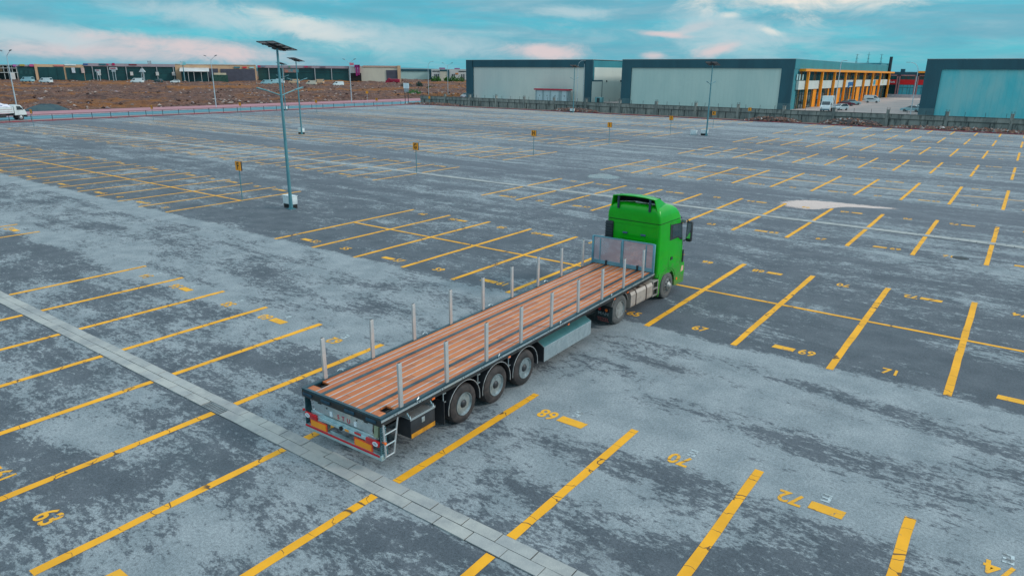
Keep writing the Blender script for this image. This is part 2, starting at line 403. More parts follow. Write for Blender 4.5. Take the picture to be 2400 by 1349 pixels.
# concrete drain channels along the middle of every second row
def slab_mat():
    g = NG('drain_concrete'); P = g.g.outputs['Position']
    n = g.noise(P, 1.2, 7, 0.65); sp = g.noise(P, 40, 3, 0.6)
    cell = g.N.new('ShaderNodeNewGeometry').outputs['Random Per Island']
    base = g.mix(g.smooth(n, 0.35, 0.68), (0.43, 0.43, 0.40), (0.27, 0.28, 0.28))
    base = g.mix(g.M('MULTIPLY', g.smooth(cell, 0.0, 1.0), 0.35), base, (0.30, 0.32, 0.33))
    stain = g.smooth(g.noise(P, 2.0, 6, 0.7, 0.2, (0.35, 2.6, 1)), 0.60, 0.70)
    base = g.mix(g.M('MULTIPLY', stain, 0.45), base, (0.10, 0.11, 0.11))
    g.set('Base Color', g.mix(g.M('MULTIPLY', g.smooth(sp, 0.55, 0.7), 0.3), base, (0.62, 0.61, 0.57))); g.set('Roughness', 0.9); g.bump(sp, 0.006)
    return g.m
SLAB = slab_mat(); JOINT = pm('drain_joint', (0.035, 0.04, 0.045), (0.015, 0.018, 0.02), 3, 0.9); IRON = pm('cast_iron', (0.07, 0.08, 0.085), (0.03, 0.03, 0.03), 8, 0.55, 0.8)
def drains():
    rnd = random.Random(11); sl, bed, gr = MB(), MB(), MB()
    for L_, n, md, f, dr in ROWS:
        if not dr: continue
        for x0, x1 in (((-12.5, 44.0),) if L_ == 'E' else ((-88, 44.0),)):
            bed.box(((x0 + x1) / 2, md, -0.002), (x1 - x0, 0.56, 0.012))
            for side, ph in ((0.142, 0.0), (-0.142, 0.33)):
                x = x0 + ph
                while x < x1 - 0.9:
                    w = 0.797; cx, cyy = x + w / 2, md + side
                    is_gr = L_ == 'E' and side < 0 and abs(cx - 14.72) < 0.40
                    if is_gr:
                        for q in range(9): gr.box((cx - w / 2 + 0.05 + q * 0.085, cyy, 0.012), (0.045, 0.22, 0.012))
                        gr.box((cx, cyy + .125, 0.012), (w - .02, .025, .016)); gr.box((cx, cyy - .125, 0.012), (w - .02, .025, .016))
                    else:
                        dz = rnd.uniform(-.003, .003); M = T(cx, cyy + rnd.uniform(-.006, .006), 0.004 + dz) @ RZ(rnd.uniform(-.012, .012))
                        sl.box((0, 0, 0), (w - rnd.uniform(.012, .03), 0.268, 0.04), M)
                    x += w
    struct(sl.build('drain_channel', SLAB)); struct(bed.build('drain_channel_bed', JOINT)); tag(gr.build('drain_grate', pm('grey_iron_grate', (.22, .25, .26), (.15, .17, .18), 6, .7)), 'slotted iron drain grate set in the concrete channel', 'grate')
drains()

# puddles
def soft_pool(name, out):
    n = len(out); cx = sum(p[0] for p in out) / n; cy = sum(p[1] for p in out) / n; ks = (1.16, 1.04, .92, .75, .45); b = MB(); vs = []
    for k in ks: vs += [(cx + (p[0] - cx) * k, cy + (p[1] - cy) * k, .004) for p in out]
    vs.append((cx, cy, .004)); fs = [(r * n + j, r * n + (j + 1) % n, (r + 1) * n + (j + 1) % n, (r + 1) * n + j) for r in range(4) for j in range(n)] + [(4 * n + j, 4 * n + (j + 1) % n, 5 * n) for j in range(n)]
    b.add(vs, fs); o = b.build(name, WATER); a = o.data.attributes.new('depth', 'FLOAT', 'POINT')
    for i, v in enumerate(o.data.vertices): a.data[i].value = (0, .3, .65, .9, 1, 1)[min(i // n, 5)]
    return struct(o)
def puddle(name, cx, cy, rx, ry, seed):
    r = random.Random(seed); b = MB(); n = 44; vs = []
    for k in range(n):
        t = 2 * math.pi * k / n; q = 1 + 0.30 * (mnoise.noise(Vector((math.cos(t) * 1.4, math.sin(t) * 1.4, seed))) )
        vs.append((cx + rx * q * math.cos(t) - 0.16 * rx * math.sin(t), cy + ry * q * math.sin(t) , 0.004))
    return soft_pool(name, vs)
def water():
    g = NG('puddle_water'); g.set('Base Color', (0.02, 0.03, 0.035)); g.set('Roughness', 0.04); g.set('IOR', 1.33); g.set('Specular IOR Level', 0.9)
    a = g.N.new('ShaderNodeAttribute'); a.attribute_name = 'depth'; nn = g.noise(g.g.outputs['Position'], 2.2, 7, 0.7)
    g.set('Alpha', g.smooth(g.M('ADD', a.outputs['Fac'], g.M('MULTIPLY', g.M('SUBTRACT', nn, 0.5), 1.6)), 0.25, 0.75)); g.set('Roughness', g.smooth(nn, .35, .65, .03, .12))
    return g.m
WATER = water()
def tailed_puddle():
    ctl = [(17.3, 33.6), (17.6, 34.8), (18.4, 35.8), (20, 36.2), (21.6, 36.25), (22.9, 36.35), (23.9, 36.3), (23.7, 35.95), (22.6, 35.4), (21.2, 34.8), (20.5, 33.7), (20.0, 32.8), (19.3, 32.3), (18.3, 32.35), (17.6, 32.9)]
    n = len(ctl); vs = []
    for i in range(n):
        p0, p1, p2, p3 = (Vector((*ctl[(i + q) % n], 0)) for q in (-1, 0, 1, 2))
        for t in [q / 10 for q in range(10)]:
            p = .5 * ((2 * p1) + (p2 - p0) * t + (2 * p0 - 5 * p1 + 4 * p2 - p3) * t * t + (3 * p1 - p0 - 3 * p2 + p3) * t ** 3)
            a = .16 * mnoise.fractal(Vector((p.x * 2.2, p.y * 2.2, 4)), .8, 2.2, 4); vs.append((p.x + a, p.y + a * .8, .004))
    soft_pool('puddle', vs)
tailed_puddle()
puddle('puddle', 2.0, 36.7, 1.35, 1.5, 9)
mh = MB(); mh.lathe([(0.002, 0.02), (0.008, 0.34), (0.0, 0.36)], 20, 'Z'); tag(mh.build('manhole_cover', IRON, loc=(28.3, 24.1, 0)), 'dark round manhole cover on the asphalt beside a faded slot number', 'manhole cover')

# kerbs, road, pink pavement, yard
KERB = pm('red_kerb_paint', (0.28, 0.04, 0.055), (0.15, 0.075, 0.085), 0.8, 0.8, sc=(1, 1, 1), lo=.42, hi=.6)
ROADM = pm('road_asphalt', (0.05, 0.20, 0.255), (0.07, 0.24, 0.29), 0.15, 0.7, detail=8, bump=.003)
PINKM = pm('pink_paving', (0.42, 0.19, 0.215), (0.36, 0.17, 0.19), 0.3, 0.85)
YARDM = pm('yard_concrete', (0.50, 0.40, 0.36), (0.38, 0.33, 0.31), 0.12, 0.85, detail=9, lo=.3, hi=.7)
k = MB(); k.box(((CURB_X - 0.2), (-60 + curb_y(CURB_X)) / 2, 0.07), (0.4, 60 + curb_y(CURB_X), 0.16)); 
for i in range(0, 35):
    x0, x1 = -99 + i * 5, -99 + (i + 1) * 5; ang = math.atan(-0.042)
    k.box((0, 0, 0.07), (5.0, 0.35, 0.15), T((x0 + x1) / 2, curb_y((x0 + x1) / 2) + 0.2, 0) @ RZ(ang))
struct(k.build('kerb', KERB))
sheet('verge', [(-104.2, -60), (CURB_X - 0.4, -60), (CURB_X - 0.4, 126), (-104.2, 126)], 0.03, pm('dusty_verge', (0.24, 0.20, 0.19), (0.36, 0.17, 0.17), 0.6, 0.9))
sheet('verge', [(CURB_X, curb_y(CURB_X) + .3), (75, curb_y(75) + .3), (75, curb_y(75) + 5.5), (CURB_X, curb_y(CURB_X) + 5.5)], 0.03, pm('rubble_strip_soil', (0.20, 0.16, 0.14), (0.30, 0.16, 0.12), 0.7, 0.95))
sheet('road', [(-114.5, -60), (-103.2, -60), (-103.2, 400), (-114.5, 400)], 0.012, ROADM)
sheet('pavement', [(-127.5, -60), (-114.5, -60), (-114.5, 300), (-127.5, 300)], 0.10, PINKM)
sheet('pavement', [(-103.2, 126), (-101.8, 126), (-101.8, 300), (-103.2, 300)], 0.016, PINKM)
sheet('yard', [(-101.8, curb_y(-101.8) + 4.9), (75, curb_y(75) + 4.9), (75, 330), (-101.8, 330)], 0.02, YARDM)
ky = MB(); ky.box((-114.4, 120, 0.06), (0.25, 380, 0.14)); struct(ky.build('kerb', pm('pale_kerb', (0.45, 0.30, 0.32), (0.35, 0.2, 0.22), 1, .85)))

# rubble field
def field():
    def hgt(x, y):
        d = (-127.5 - x); rise = 2.3 * min(1, max(0, d) / 220) ** 1.1
        w = min(1, max(0, d) / 6)
        n = mnoise.fractal(Vector((x * .035, y * .035, 3)), 0.9, 2.1, 5) * 0.75 + mnoise.fractal(Vector((x * .16, y * .16, 9)), 0.8, 2.0, 4) * 0.55
        k = 1 - abs(mnoise.fractal(Vector((x * .30, y * .30, 5)), 0.9, 2.2, 4)) * 1.9
        return rise + w * (n + 0.25 + 0.42 * max(k, -.4))
    b = MB(); nx, ny = 230, 460; x0, x1, y0, y1 = -127.5, -520, -60, 560; vs = []
    for i in range(nx + 1):
        x = x0 + (x1 - x0) * (i / nx) ** 1.5
        for j in range(ny + 1):
            y = y0 + (y1 - y0) * j / ny; vs.append((x, y, hgt(x, y)))
    fs = [(i * (ny + 1) + j, i * (ny + 1) + j + 1, (i + 1) * (ny + 1) + j + 1, (i + 1) * (ny + 1) + j) for i in range(nx) for j in range(ny)]
    b.add(vs, fs, True)
    g = NG('rubble_soil'); P = g.g.outputs['Position']
    a = g.noise(P, 0.045, 7, 0.62, 0.3, (1, 0.55, 1)); c = g.noise(P, 0.5, 8, 0.75); d = g.noise(P, 0.16, 6, 0.65, 0.2)
    base = g.mix(g.smooth(c, 0.32, 0.68), (0.045, 0.016, 0.013), (0.23, 0.105, 0.068))
    e = g.noise(P, 1.6, 6, 0.8); base = g.mix(g.M('MULTIPLY', g.smooth(e, 0.56, 0.66), 0.75), base, (0.40, 0.31, 0.27)); base = g.mix(g.M('MULTIPLY', g.smooth(e, 0.46, 0.36), 0.7), base, (0.030, 0.014, 0.016))
    base = g.mix(g.M('MULTIPLY', g.smooth(a, 0.49, 0.59), g.smooth(c, 0.35, 0.55, 0.35, 0.95)), base, (0.29, 0.10, 0.012))
    base = g.mix(g.M('MULTIPLY', g.smooth(d, 0.58, 0.70), 0.8), base, (0.032, 0.020, 0.028))
    base = g.mix(g.M('MULTIPLY', g.smooth(c, 0.63, 0.70), 0.7), base, (0.46, 0.40, 0.37))
    g.set('Base Color', base); g.set('Roughness', 0.95); g.bump(g.M('ADD', c, e), 0.5)
    struct(b.build('rubble_field', g.m, fix=False))
    rnd = random.Random(21); mbs = [MB(), MB(), MB()]
    base = [(1, 0, 0), (-1, 0, 0), (0, 1, 0), (0, -1, 0), (0, 0, 1), (0, 0, -1)]; fcs = [(0, 2, 4), (2, 1, 4), (1, 3, 4), (3, 0, 4), (2, 0, 5), (1, 2, 5), (3, 1, 5), (0, 3, 5)]
    for _ in range(14000):
        d = 1 + 330 * rnd.random() ** 1.7; x = -127.5 - d; y = rnd.uniform(10, 480)
        if mnoise.noise(Vector((x * .05, y * .05, 1))) < rnd.uniform(-.5, .35): continue
        s_ = rnd.choice((0.15, 0.2, 0.28, 0.4)) * rnd.uniform(.7, 1.5); h = hgt(x, y)
        M = T(x, y, h + s_ * .15) @ RZ(rnd.uniform(0, 6.3))
        mbs[rnd.choice((0, 0, 1, 1, 2))].add([(p[0] * s_ * rnd.uniform(.6, 1.5), p[1] * s_ * rnd.uniform(.6, 1.5), p[2] * s_ * rnd.uniform(.4, .8)) for p in base], fcs, False, M)
    for mb, c1, nm in zip(mbs, ((0.42, 0.33, 0.29), (0.06, 0.028, 0.024), (0.26, 0.20, 0.21)), ('pale', 'brown', 'grey')):
        tag(mb.build('rubble', pm(nm + '_rubble', c1, tuple(q * .55 for q in c1), 0.6, 0.95)), nm + ' broken rubble strewn over the brown waste field', 'rubble', None, 'stuff')
    return hgt
FIELD_H = field()

# ================================================================== common object materials
FRAME_M = pm('dark_teal_frame_paint', (0.012, 0.055, 0.075), (0.008, 0.035, 0.05), 2.5, 0.35, 0.0, rvar=.1)
BLACK_M = pm('black_chassis_paint', (0.012, 0.014, 0.016), (0.03, 0.03, 0.03), 3, 0.5, rvar=.12)
GALV = pm('galvanised_steel', (0.62, 0.70, 0.72), (0.44, 0.52, 0.55), 3.5, 0.36, 0.75, rvar=.12)
ALU = pm('aluminium', (0.72, 0.74, 0.75), (0.58, 0.60, 0.62), 4, 0.32, 0.7, rvar=.1)
STRIPM = pm('deck_aluminium_strip', (0.52, 0.53, 0.53), (0.36, 0.37, 0.37), 3, 0.5, 0.25)
STAKE_M = pm('stake_aluminium', (0.56, 0.55, 0.54), (0.42, 0.43, 0.44), 2.5, 0.42, 0.35, rvar=.1)
RUBBER = pm('tyre_rubber', (0.022, 0.020, 0.021), (0.060, 0.048, 0.046), 3.5, 0.75, bump=.004, bscale=60)
RUBBER_G = pm('dusty_tyre_rubber', (0.085, 0.088, 0.088), (0.13, 0.125, 0.12), 3.5, 0.85, bump=.004, bscale=60)
RIM_M = pm('wheel_rim_steel', (0.34, 0.40, 0.42), (0.20, 0.24, 0.25), 6, 0.35, 0.5, rvar=.1)
RIM_D = pm('dirty_wheel_rim', (0.36, 0.37, 0.36), (0.20, 0.19, 0.18), 5, 0.5, 0.4)
def _grime(m):
    nt = m.node_tree; N, L = nt.nodes, nt.links; b = N['Principled BSDF']; src = b.inputs['Base Color'].links[0].from_socket; tc = N.new('ShaderNodeTexCoord'); sp = N.new('ShaderNodeSeparateXYZ'); L.new(tc.outputs['Object'], sp.inputs[0])
    n = N.new('ShaderNodeTexNoise'); L.new(tc.outputs['Object'], n.inputs['Vector']); n.inputs['Scale'].default_value = 5; n.inputs['Detail'].default_value = 9; n.inputs['Roughness'].default_value = .7
    z = N.new('ShaderNodeMapRange'); L.new(sp.outputs[2], z.inputs[0]); z.inputs[1].default_value = 1.9; z.inputs[2].default_value = .35; z.inputs[3].default_value = -.10; z.inputs[4].default_value = .30
    a = N.new('ShaderNodeMath'); a.operation = 'ADD'; L.new(n.outputs[0], a.inputs[0]); L.new(z.outputs[0], a.inputs[1]); f = N.new('ShaderNodeMapRange'); L.new(a.outputs[0], f.inputs[0]); f.inputs[1].default_value = .52; f.inputs[2].default_value = .85; f.inputs[4].default_value = .7
    x = N.new('ShaderNodeMix'); x.data_type = 'RGBA'; L.new(f.outputs[0], x.inputs[0]); L.new(src, x.inputs[6]); x.inputs[7].default_value = (.13, .14, .09, 1); L.new(x.outputs[2], b.inputs['Base Color'])
HOLE_M = pm('dark_recess', (0.006, 0.007, 0.008), (0.012, 0.012, 0.012), 3, 0.8)
RED_L = pm('red_lens', (0.65, 0.012, 0.02), (0.45, 0.01, 0.015), 8, 0.2, coat=.5)
ORANGE_L = pm('orange_lens', (0.95, 0.17, 0.015), (0.8, 0.12, 0.01), 8, 0.25, coat=.4)
CLEAR_L = pm('clear_lens', (0.80, 0.86, 0.90), (0.7, 0.75, 0.8), 8, 0.15, coat=.5)
GREEN_M = pm('green_cab_paint', (0.001, 0.40, 0.004), (0.001, 0.33, 0.003), 0.9, 0.36, coat=.25, spec=.35)
_grime(GREEN_M)
GLASS_M = pm('dark_vehicle_glass', (0.02, 0.05, 0.06), (0.015, 0.03, 0.04), 1.5, 0.06, spec=.8)
PLASTIC = pm('black_plastic', (0.018, 0.022, 0.028), (0.03, 0.033, 0.038), 4, 0.5)
TANK_M = pm('dusty_tank_aluminium', (0.50, 0.43, 0.38), (0.38, 0.32, 0.28), 2.5, 0.5, 0.35, bump=.003, bscale=12)
SILVER_B = pm('silver_chevron_border', (0.9, 0.10, 0.03), (0.8, 0.08, 0.03), 5, 0.4)
AMBER = pm('amber_reflector_panel', (0.95, 0.34, 0.01), (0.9, 0.30, 0.01), 8, 0.35)
def planks():
    g = NG('deck_planks'); P = g.tc.outputs['Object']
    sep = g.N.new('ShaderNodeSeparateXYZ'); g.L.new(P, sep.inputs[0])
    lane = g.M('FLOOR', g.M('DIVIDE', g.M('ADD', sep.outputs[0], 1.3), 0.2165))
    wn = g.N.new('ShaderNodeTexWhiteNoise'); wn.noise_dimensions = '1D'; g.L.new(lane, wn.inputs['W'])
    seg = g.M('FLOOR', g.M('ADD', g.M('DIVIDE', sep.outputs[1], 2.1), g.M('MULTIPLY', wn.outputs['Value'], 7.0)))
    w2 = g.N.new('ShaderNodeTexWhiteNoise'); w2.noise_dimensions = '2D'; c = g.N.new('ShaderNodeCombineXYZ'); g.L.new(lane, c.inputs[0]); g.L.new(seg, c.inputs[1]); g.L.new(c.outputs[0], w2.inputs['Vector'])
    grain = g.noise(P, 1.0, 8, 0.65, 0.5, (22, 0.9, 1)); blot = g.noise(P, 1.1, 6, 0.65, 0.3, (1.6, 0.55, 1))
    base = g.mix(w2.outputs['Value'], (0.62, 0.195, 0.056), (0.44, 0.118, 0.036))
    base = g.mix(g.M('MULTIPLY', g.smooth(grain, 0.45, 0.7), 0.45), base, (0.30, 0.085, 0.035))
    base = g.mix(g.M('MULTIPLY', g.smooth(blot, 0.57, 0.72), 0.6), base, (0.30, 0.10, 0.035))
    base = g.mix(g.M('MULTIPLY', g.smooth(blot, 0.30, 0.42, 0.5, 0.0), 1.0), base, (0.56, 0.23, 0.085))
    fr = g.M('FRACT', g.M('ADD', g.M('DIVIDE', sep.outputs[1], 2.1), g.M('MULTIPLY', wn.outputs['Value'], 7.0)))
    base = g.mix(g.M('MULTIPLY', g.M('LESS_THAN', fr, 0.006), 0.8), base, (0.06, 0.03, 0.02))
    g.set('Base Color', base); g.set('Roughness', 0.55); g.bump(grain, 0.004)
    return g.m
PLANK_M = planks()
def headboard_mat():
    g = NG('reflective_headboard_sheet'); P = g.tc.outputs['Object']
    n = g.noise(P, 1.3, 5, 0.6, 0.8, (1, 1, 1.6)); g.set('Base Color', g.mix(g.smooth(n, 0.4, 0.62), (0.56, 0.54, 0.60), (0.46, 0.40, 0.45)))
    g.set('Metallic', 0.55); g.set('Roughness', g.smooth(n, 0.35, 0.65, 0.22, 0.42)); g.bump(g.noise(P, 1.6, 3, 0.5), 0.02)
    return g.m
HEADB = headboard_mat()

def wheel(parent, x, y, rad, width, side, rubber, rim, deep, name='wheel', holes=10, hubm=None):
    """road wheel: tyre is the part, rim / hub / nuts its sub-parts; side=+1 outer face to +x"""
    s = side; w = width; M = T(x, y, rad)
    t = MB(); r = rad
    t.lathe([(s * a, q) for a, q in ((-w / 2 + .02, r * .56), (-w / 2, r * .62), (-w / 2 + .004, r * .84), (-w / 2 + .035, r * .955), (-w / 2 + .08, r * .992), (-.055, r), (-.045, r * .978), (-.035, r * .978), (-.028, r), (.028, r), (.035, r * .978), (.045, r * .978), (.055, r), (w / 2 - .08, r * .992), (w / 2 - .035, r * .955), (w / 2 - .004, r * .84), (w / 2 + .004, r * .72), (w / 2, r * .62), (w / 2 - .02, r * .56))], 40, 'X', M, False)
    tyre = t.build(name, rubber, parent)
    b = MB(); d = deep
    b.lathe([(s * a, q) for a, q in ((w / 2 - .035, r * .575), (w / 2 + .006, r * .575), (w / 2 + .008, r * .555), (w / 2 - .02, r * .535), (w / 2 - .05, r * .50), (w / 2 - d * .75, r * .46), (w / 2 - d, r * .43), (w / 2 - d + .012, r * .36), (w / 2 - d + .02, r * .22), (w / 2 - d + .02, 0.01))], 36, 'X', M)
    b.build('rim', rim, tyre)
    h = MB()
    for k in range(holes):
        a = 2 * math.pi * k / holes; h.lathe([(s * (w / 2 - d + .004), .001), (s * (w / 2 - d + .022), .036)], 10, 'X', M @ T(0, r * .385 * math.cos(a), r * .385 * math.sin(a)))
    split_build(h, 'rim_hole', HOLE_M, tyre)
    c = MB(); e = w / 2 - d + .02
    c.lathe([(s * a, q) for a, q in ((e, r * .33), (e + .03, r * .32), (e + .06, r * .22), (e + .10, r * .17), (e + .115, r * .12), (e + .118, .005))], 20, 'X', M)
    for k in range(10):
        a = 2 * math.pi * (k + .5) / 10; c.lathe([(s * e, .016), (s * (e + .035), .016), (s * (e + .036), .002)], 6, 'X', M @ T(0, r * .285 * math.cos(a), r * .285 * math.sin(a)))
    c.build('hub', hubm or PLASTIC, tyre)
    return tyre

# ================================================================== flatbed trailer
TRL = (18.838, -5.061, 0.0214)
def trailer():
    root = thing('flatbed_trailer', 'long flatbed semi trailer with an orange plank deck and rows of upright stakes', 'trailer', (TRL[0], TRL[1], 0), TRL[2])
    L_, W, H = 13.70, 2.54, 1.288; hw = W / 2
    # deck: planks between strips, two corner wells left open at the rear
    d = MB(); zt = H - .012
    for x0, x1 in ((-.90, .90),): d.box(((x0 + x1) / 2, (0.07 + 13.6) / 2, zt - .02), (x1 - x0, 13.53, .04))
    for sx in (-1, 1):
        for y0, y1 in ((.07, .27), (.52, 13.6)): d.box((sx * 1.035, (y0 + y1) / 2, zt - .02), (.27, y1 - y0, .04))
    split_build(d, 'deck_floor', PLANK_M, root)
    s = MB()
    for x in (-.4325, -.216, 0, .216, .4325): s.box((x, 6.83, zt + .001), (.026, 13.5, .012))
    for sx in (-1, 1):
        s.box((sx * .865, 6.83, zt + .001), (.026, 13.5, .012)); s.box((sx * 1.035, (.53 + 13.59) / 2, zt + .001), (.026, 13.05, .012))
    split_build(s, 'deck_strip', STRIPM, root)
    s = MB()
    for sx in (-1, 1): s.box((sx * .645, 6.83, zt + .002), (.105, 13.51, .012))
    split_build(s, 'deck_channel', FRAME_M, root)
    w = MB()
    for sx in (-1, 1): w.box((sx * 1.035, .395, H - .12), (.27, .25, .02)); w.box((sx * 1.035, .40, H - .075), (.06, .22, .03))
    split_build(w, 'corner_well', HOLE_M, root)
    # frame
    f = MB()
    for sx in (-1, 1): f.box((sx * (hw - .05), 6.85, H - .02), (.10, 13.70, .05), None, .008)
    f.box((0, .035, H - .022), (W - .2, .07, .05)); f.box((0, 13.65, H - .022), (W - .2, .10, .05))
    f.build('deck_frame', FRAME_M, root)
    f = MB()
    for sx in (-1, 1):
        f.box((sx * (hw - .045), 6.85, H - .115), (.085, 13.69, .14))
    f.box((0, .05, H - .125), (W - .02, .10, .155), None, .01)
    split_build(f, 'side_beam', BLACK_M, root)
    f = MB()
    for x in (-1.06, -.45, .32, .98): f.box((x, -.012, H - .115), (.30, .03, .075), None, .012)
    split_build(f, 'rear_buffer', pm('blue_rubber_buffer', (0.012, 0.06, 0.10), (0.01, 0.04, 0.07), 4, .6), root)
    for sx in (-1, 1):
        r = MB(); r.box((sx * (hw + .004), 6.85, H - .065), (.014, 13.69, .048)); rail = r.build('lashing_rail', GALV, root)
        h = MB()
        for k in range(18):
            for q in (-.045, .045): h.lathe([(sx * (hw + .010), .014), (sx * (hw + .0145), .014), (sx * (hw + .0146), .001)], 8, 'X', T(0, .42 + k * .76 + q, H - .065))
        split_build(h, 'rail_hole', HOLE_M, rail)
    for y in (1.10, 4.12, 7.12, 10.3):
        for sx in (-1, 1):
            k = MB(); k.tube([(sx * (hw - .06), y + .09, H + .005), (sx * (hw - .03), y + .09, H + .035), (sx * (hw + .012), y + .04, H + .045), (sx * (hw + .02), y - .02, H + .02), (sx * (hw + .018), y - .03, H - .05)], .011, 6)
            k.build('lashing_hook', GALV, root)
    # main chassis beams, cross members, axles
    c = MB()
    for sx in (-.62, .62):
        c.box((sx, 5.2, 1.10), (.16, 10.2, .025)); c.box((sx, 5.2, .86), (.02, 10.2, .46)); c.box((sx, 5.2, .64), (.16, 10.2, .025)); c.box((sx, 12.0, 1.02), (.14, 3.3, .16))
    for i in range(22): c.box((0, .35 + i * .62, 1.165), (2.36, .07, .09))
    for y in (2.759, 4.069, 5.379): c.tube([(-1.0, y, .5), (1.0, y, .5)], .075, 12)
    for y in (2.759, 4.069, 5.379):
        for sx in (-.62, .62): c.box((sx, y + .18, .55), (.12, .75, .10)); c.tube([(sx, y - .32, .42), (sx, y - .32, .70)], .12, 12)
    c.box((0, 12.05, .98), (1.3, 1.6, .03)); c.tube([(-.5, .9, .45), (-.5, 1.9, .45)], .18, 14)
    c.build('chassis', BLACK_M, root)
    lg = MB()
    for sx in (-.75, .75): lg = MB(); lg.box((sx, 9.35, .72), (.13, .15, .75)); lg.box((sx, 9.35, .345), (.10, .12, .05)); lg.box((sx, 9.35, .31), (.26, .26, .03)); lg.build('landing_gear', BLACK_M, root)
    # wheels and mudguards
    for y in (2.759, 4.069, 5.379):
        for sx in (1, -1):
            wheel(root, sx * 1.058, y, .505, .385, sx, RUBBER, RIM_M, .12)
            g = MB(); pr = []
            for k in range(17):
                a = R(-8 + 196 * k / 16); pr.append((y + .60 * math.cos(a), .52 + .60 * math.sin(a)))
            ring = [[(sx * (1.25 - .40 * q), p[0], p[1]) for p in pr] for q in (0, 1)]
            g.lofts(ring, False, True, None, False)
            ring2 = [[(sx * (1.25 - .40 * q), y + (p[0] - y) * .965, .52 + (p[1] - .52) * .965) for p in pr] for q in (0, 1)]
            g.lofts(ring2, False, True, None, False)
            g.lofts([ring[0], ring2[0]], False, True, None, False)
            mg = g.build('mudguard', PLASTIC, root, fix=False)
            e = MB(); e.tube([(sx * 1.262, p[0], p[1]) for p in pr], .009, 5); e.build('mudguard_trim', STAKE_M, mg)
            b = MB(); b.box((sx * 1.18, y - .70, .92), (.03, .02, .30)); b.box((sx * 1.18, y - .66, .80), (.03, .10, .02)); b.box((sx * 1.18, y - .66, 1.02), (.03, .12, .02)); b.build('mudguard_bracket', GALV, mg)
    fl = MB()
    for sx in (-1, 1): fl.box((sx * 1.04, 2.03, .56), (.40, .02, .60))
    split_build(fl, 'mud_flap', PLASTIC, root)
    # aluminium side box (skirt) with sloping top
    for sx in (1, -1):
        k = MB(); k.prism([(1.262, .36), (1.262, .80), (.93, .99), (.93, .90), (1.235, .775), (1.235, .36)], 6.32, 9.03, 'Y', Matrix.Diagonal((sx, 1, 1, 1)))
        sk = k.build('side_skirt', GALV, root)
        k = MB(); k.prism([(1.262, .36), (1.262, .80), (.93, .99), (.85, .99), (.85, .36)], 6.285, 6.315, 'Y', Matrix.Diagonal((sx, 1, 1, 1))); k.build('skirt_end', PLASTIC, sk)
        k = MB(); k.quad((sx * .93, 6.33, .992), (sx * 1.256, 6.33, .805), (sx * 1.256, 9.02, .805), (sx * .93, 9.02, .992)); k.build('skirt_top', pm('teal_sheet', (.045, .15, .165), (.07, .20, .21), 1.2, .35, .3), sk)
    # tool box
    t = MB(); t.box((1.05, 1.28, .66), (.42, .80, .48), None, .012); tb = t.build('tool_box', PLASTIC, root)
    t = MB(); t.box((1.05, 1.28, .903), (.44, .82, .02)); t.box((1.262, 1.28, .885), (.012, .82, .05)); split_build(t, 'box_lid_edge', GALV, tb)
    t = MB(); t.box((1.264, 1.28, .475), (.006, .78, .105)); t.build('reflector_strip', pm('dirty_amber_band', (.62, .26, .01), (.40, .17, .01), 4, .5), tb)
    t = MB(); t.box((1.266, 1.28, .74), (.01, .10, .12), None, .003); t.build('latch', GALV, tb)
    t = MB()
    for y in (.90, 1.66): t = MB(); t.box((1.06, y, .94), (.36, .03, .05)); t.tube([(1.24, y, .90), (1.10, y - .05, 1.14)], .014, 6); t.build('box_bracket', GALV, tb)
    # side marker lamps
    for y in (1.64, 4.62, 7.64, 10.6):
        for sx in (1, -1): k = MB(); k.box((sx * 1.245, y, 1.10), (.05, .11, .055), None, .012); k.build('marker_lamp', ORANGE_L, root)
    # headboard
    h = MB(); y = 13.63; zb = H - .0
    h.box((-.63, y, zb + .55), (1.20, .03, .96)); h.box((.63, y, zb + .55), (1.20, .03, .96)); hb = h.build('headboard', HEADB, root)
    p = MB()
    for x, w in ((-1.235, .075), (0, .055), (1.235, .075)): p.box((x, y - .01, zb + .52), (w, .085, 1.05), None, .006)
    p.box((0, y - .012, zb + 1.04), (2.44, .05, .045)); p.box((0, y - .014, zb + .075), (2.40, .06, .13))
    for x in (-.93, -.06, .93): p.box((x, y - .02, zb + .52), (.035, .03, .9))
    p.build('headboard_frame', pm('blue_grey_frame_paint', (.16, .38, .46), (.11, .28, .36), 2, .4, .3), hb)
    p = MB()
    for x in (-.64, .64): p.box((x, y - .06, zb + .08), (.06, .05, .20))
    split_build(p, 'headboard_clamp', PLASTIC, hb)
    # stakes: nine per side
    proto = None
    for i in range(9):
        for sx in (1, -1):
            yy = .655 + 1.518 * i
            if proto is None:
                b = MB(); b.box((0, 0, .50), (.055, .105, 1.05), None, .006); b.box((0, 0, 1.0), (.042, .085, .06)); proto = b.build('stake', STAKE_M, root); o = proto
                c = MB(); c.box((0, 0, 1.028), (.035, .078, .008)); c.build('stake_cap', HOLE_M, proto)
            else: o = copy_tree(proto, root)
            o.location = (sx * (hw - .055), yy, H - .01)
            o.rotation_euler = (R(random.uniform(-.5, .5)), R(random.uniform(-.6, .6)), 0)
    # rear end
    r = MB(); r.prism([(-.97, 1.12), (.97, 1.12), (.90, .80), (-.88, .80)], .06, .085, 'Y'); rp = r.build('rear_panel', GALV, root)
    r = MB(); r.text('STU', .15, T(.04, .0575, .875) @ RX(R(90)), .004, .01, 1.0, 2.0); r.build('lettering', pm('red_letter_paint', (.55, .01, .06), (.45, .01, .05), 5, .5), rp)
    r = MB()
    for x in (-.37, .41): r.box((x, .054, .875), (.075, .012, .11))
    split_build(r, 'number_plate_lamp', CLEAR_L, rp)
    r = MB()
    for x in (-.74, .74): r.box((x, .056, 1.03), (.12, .008, .02))
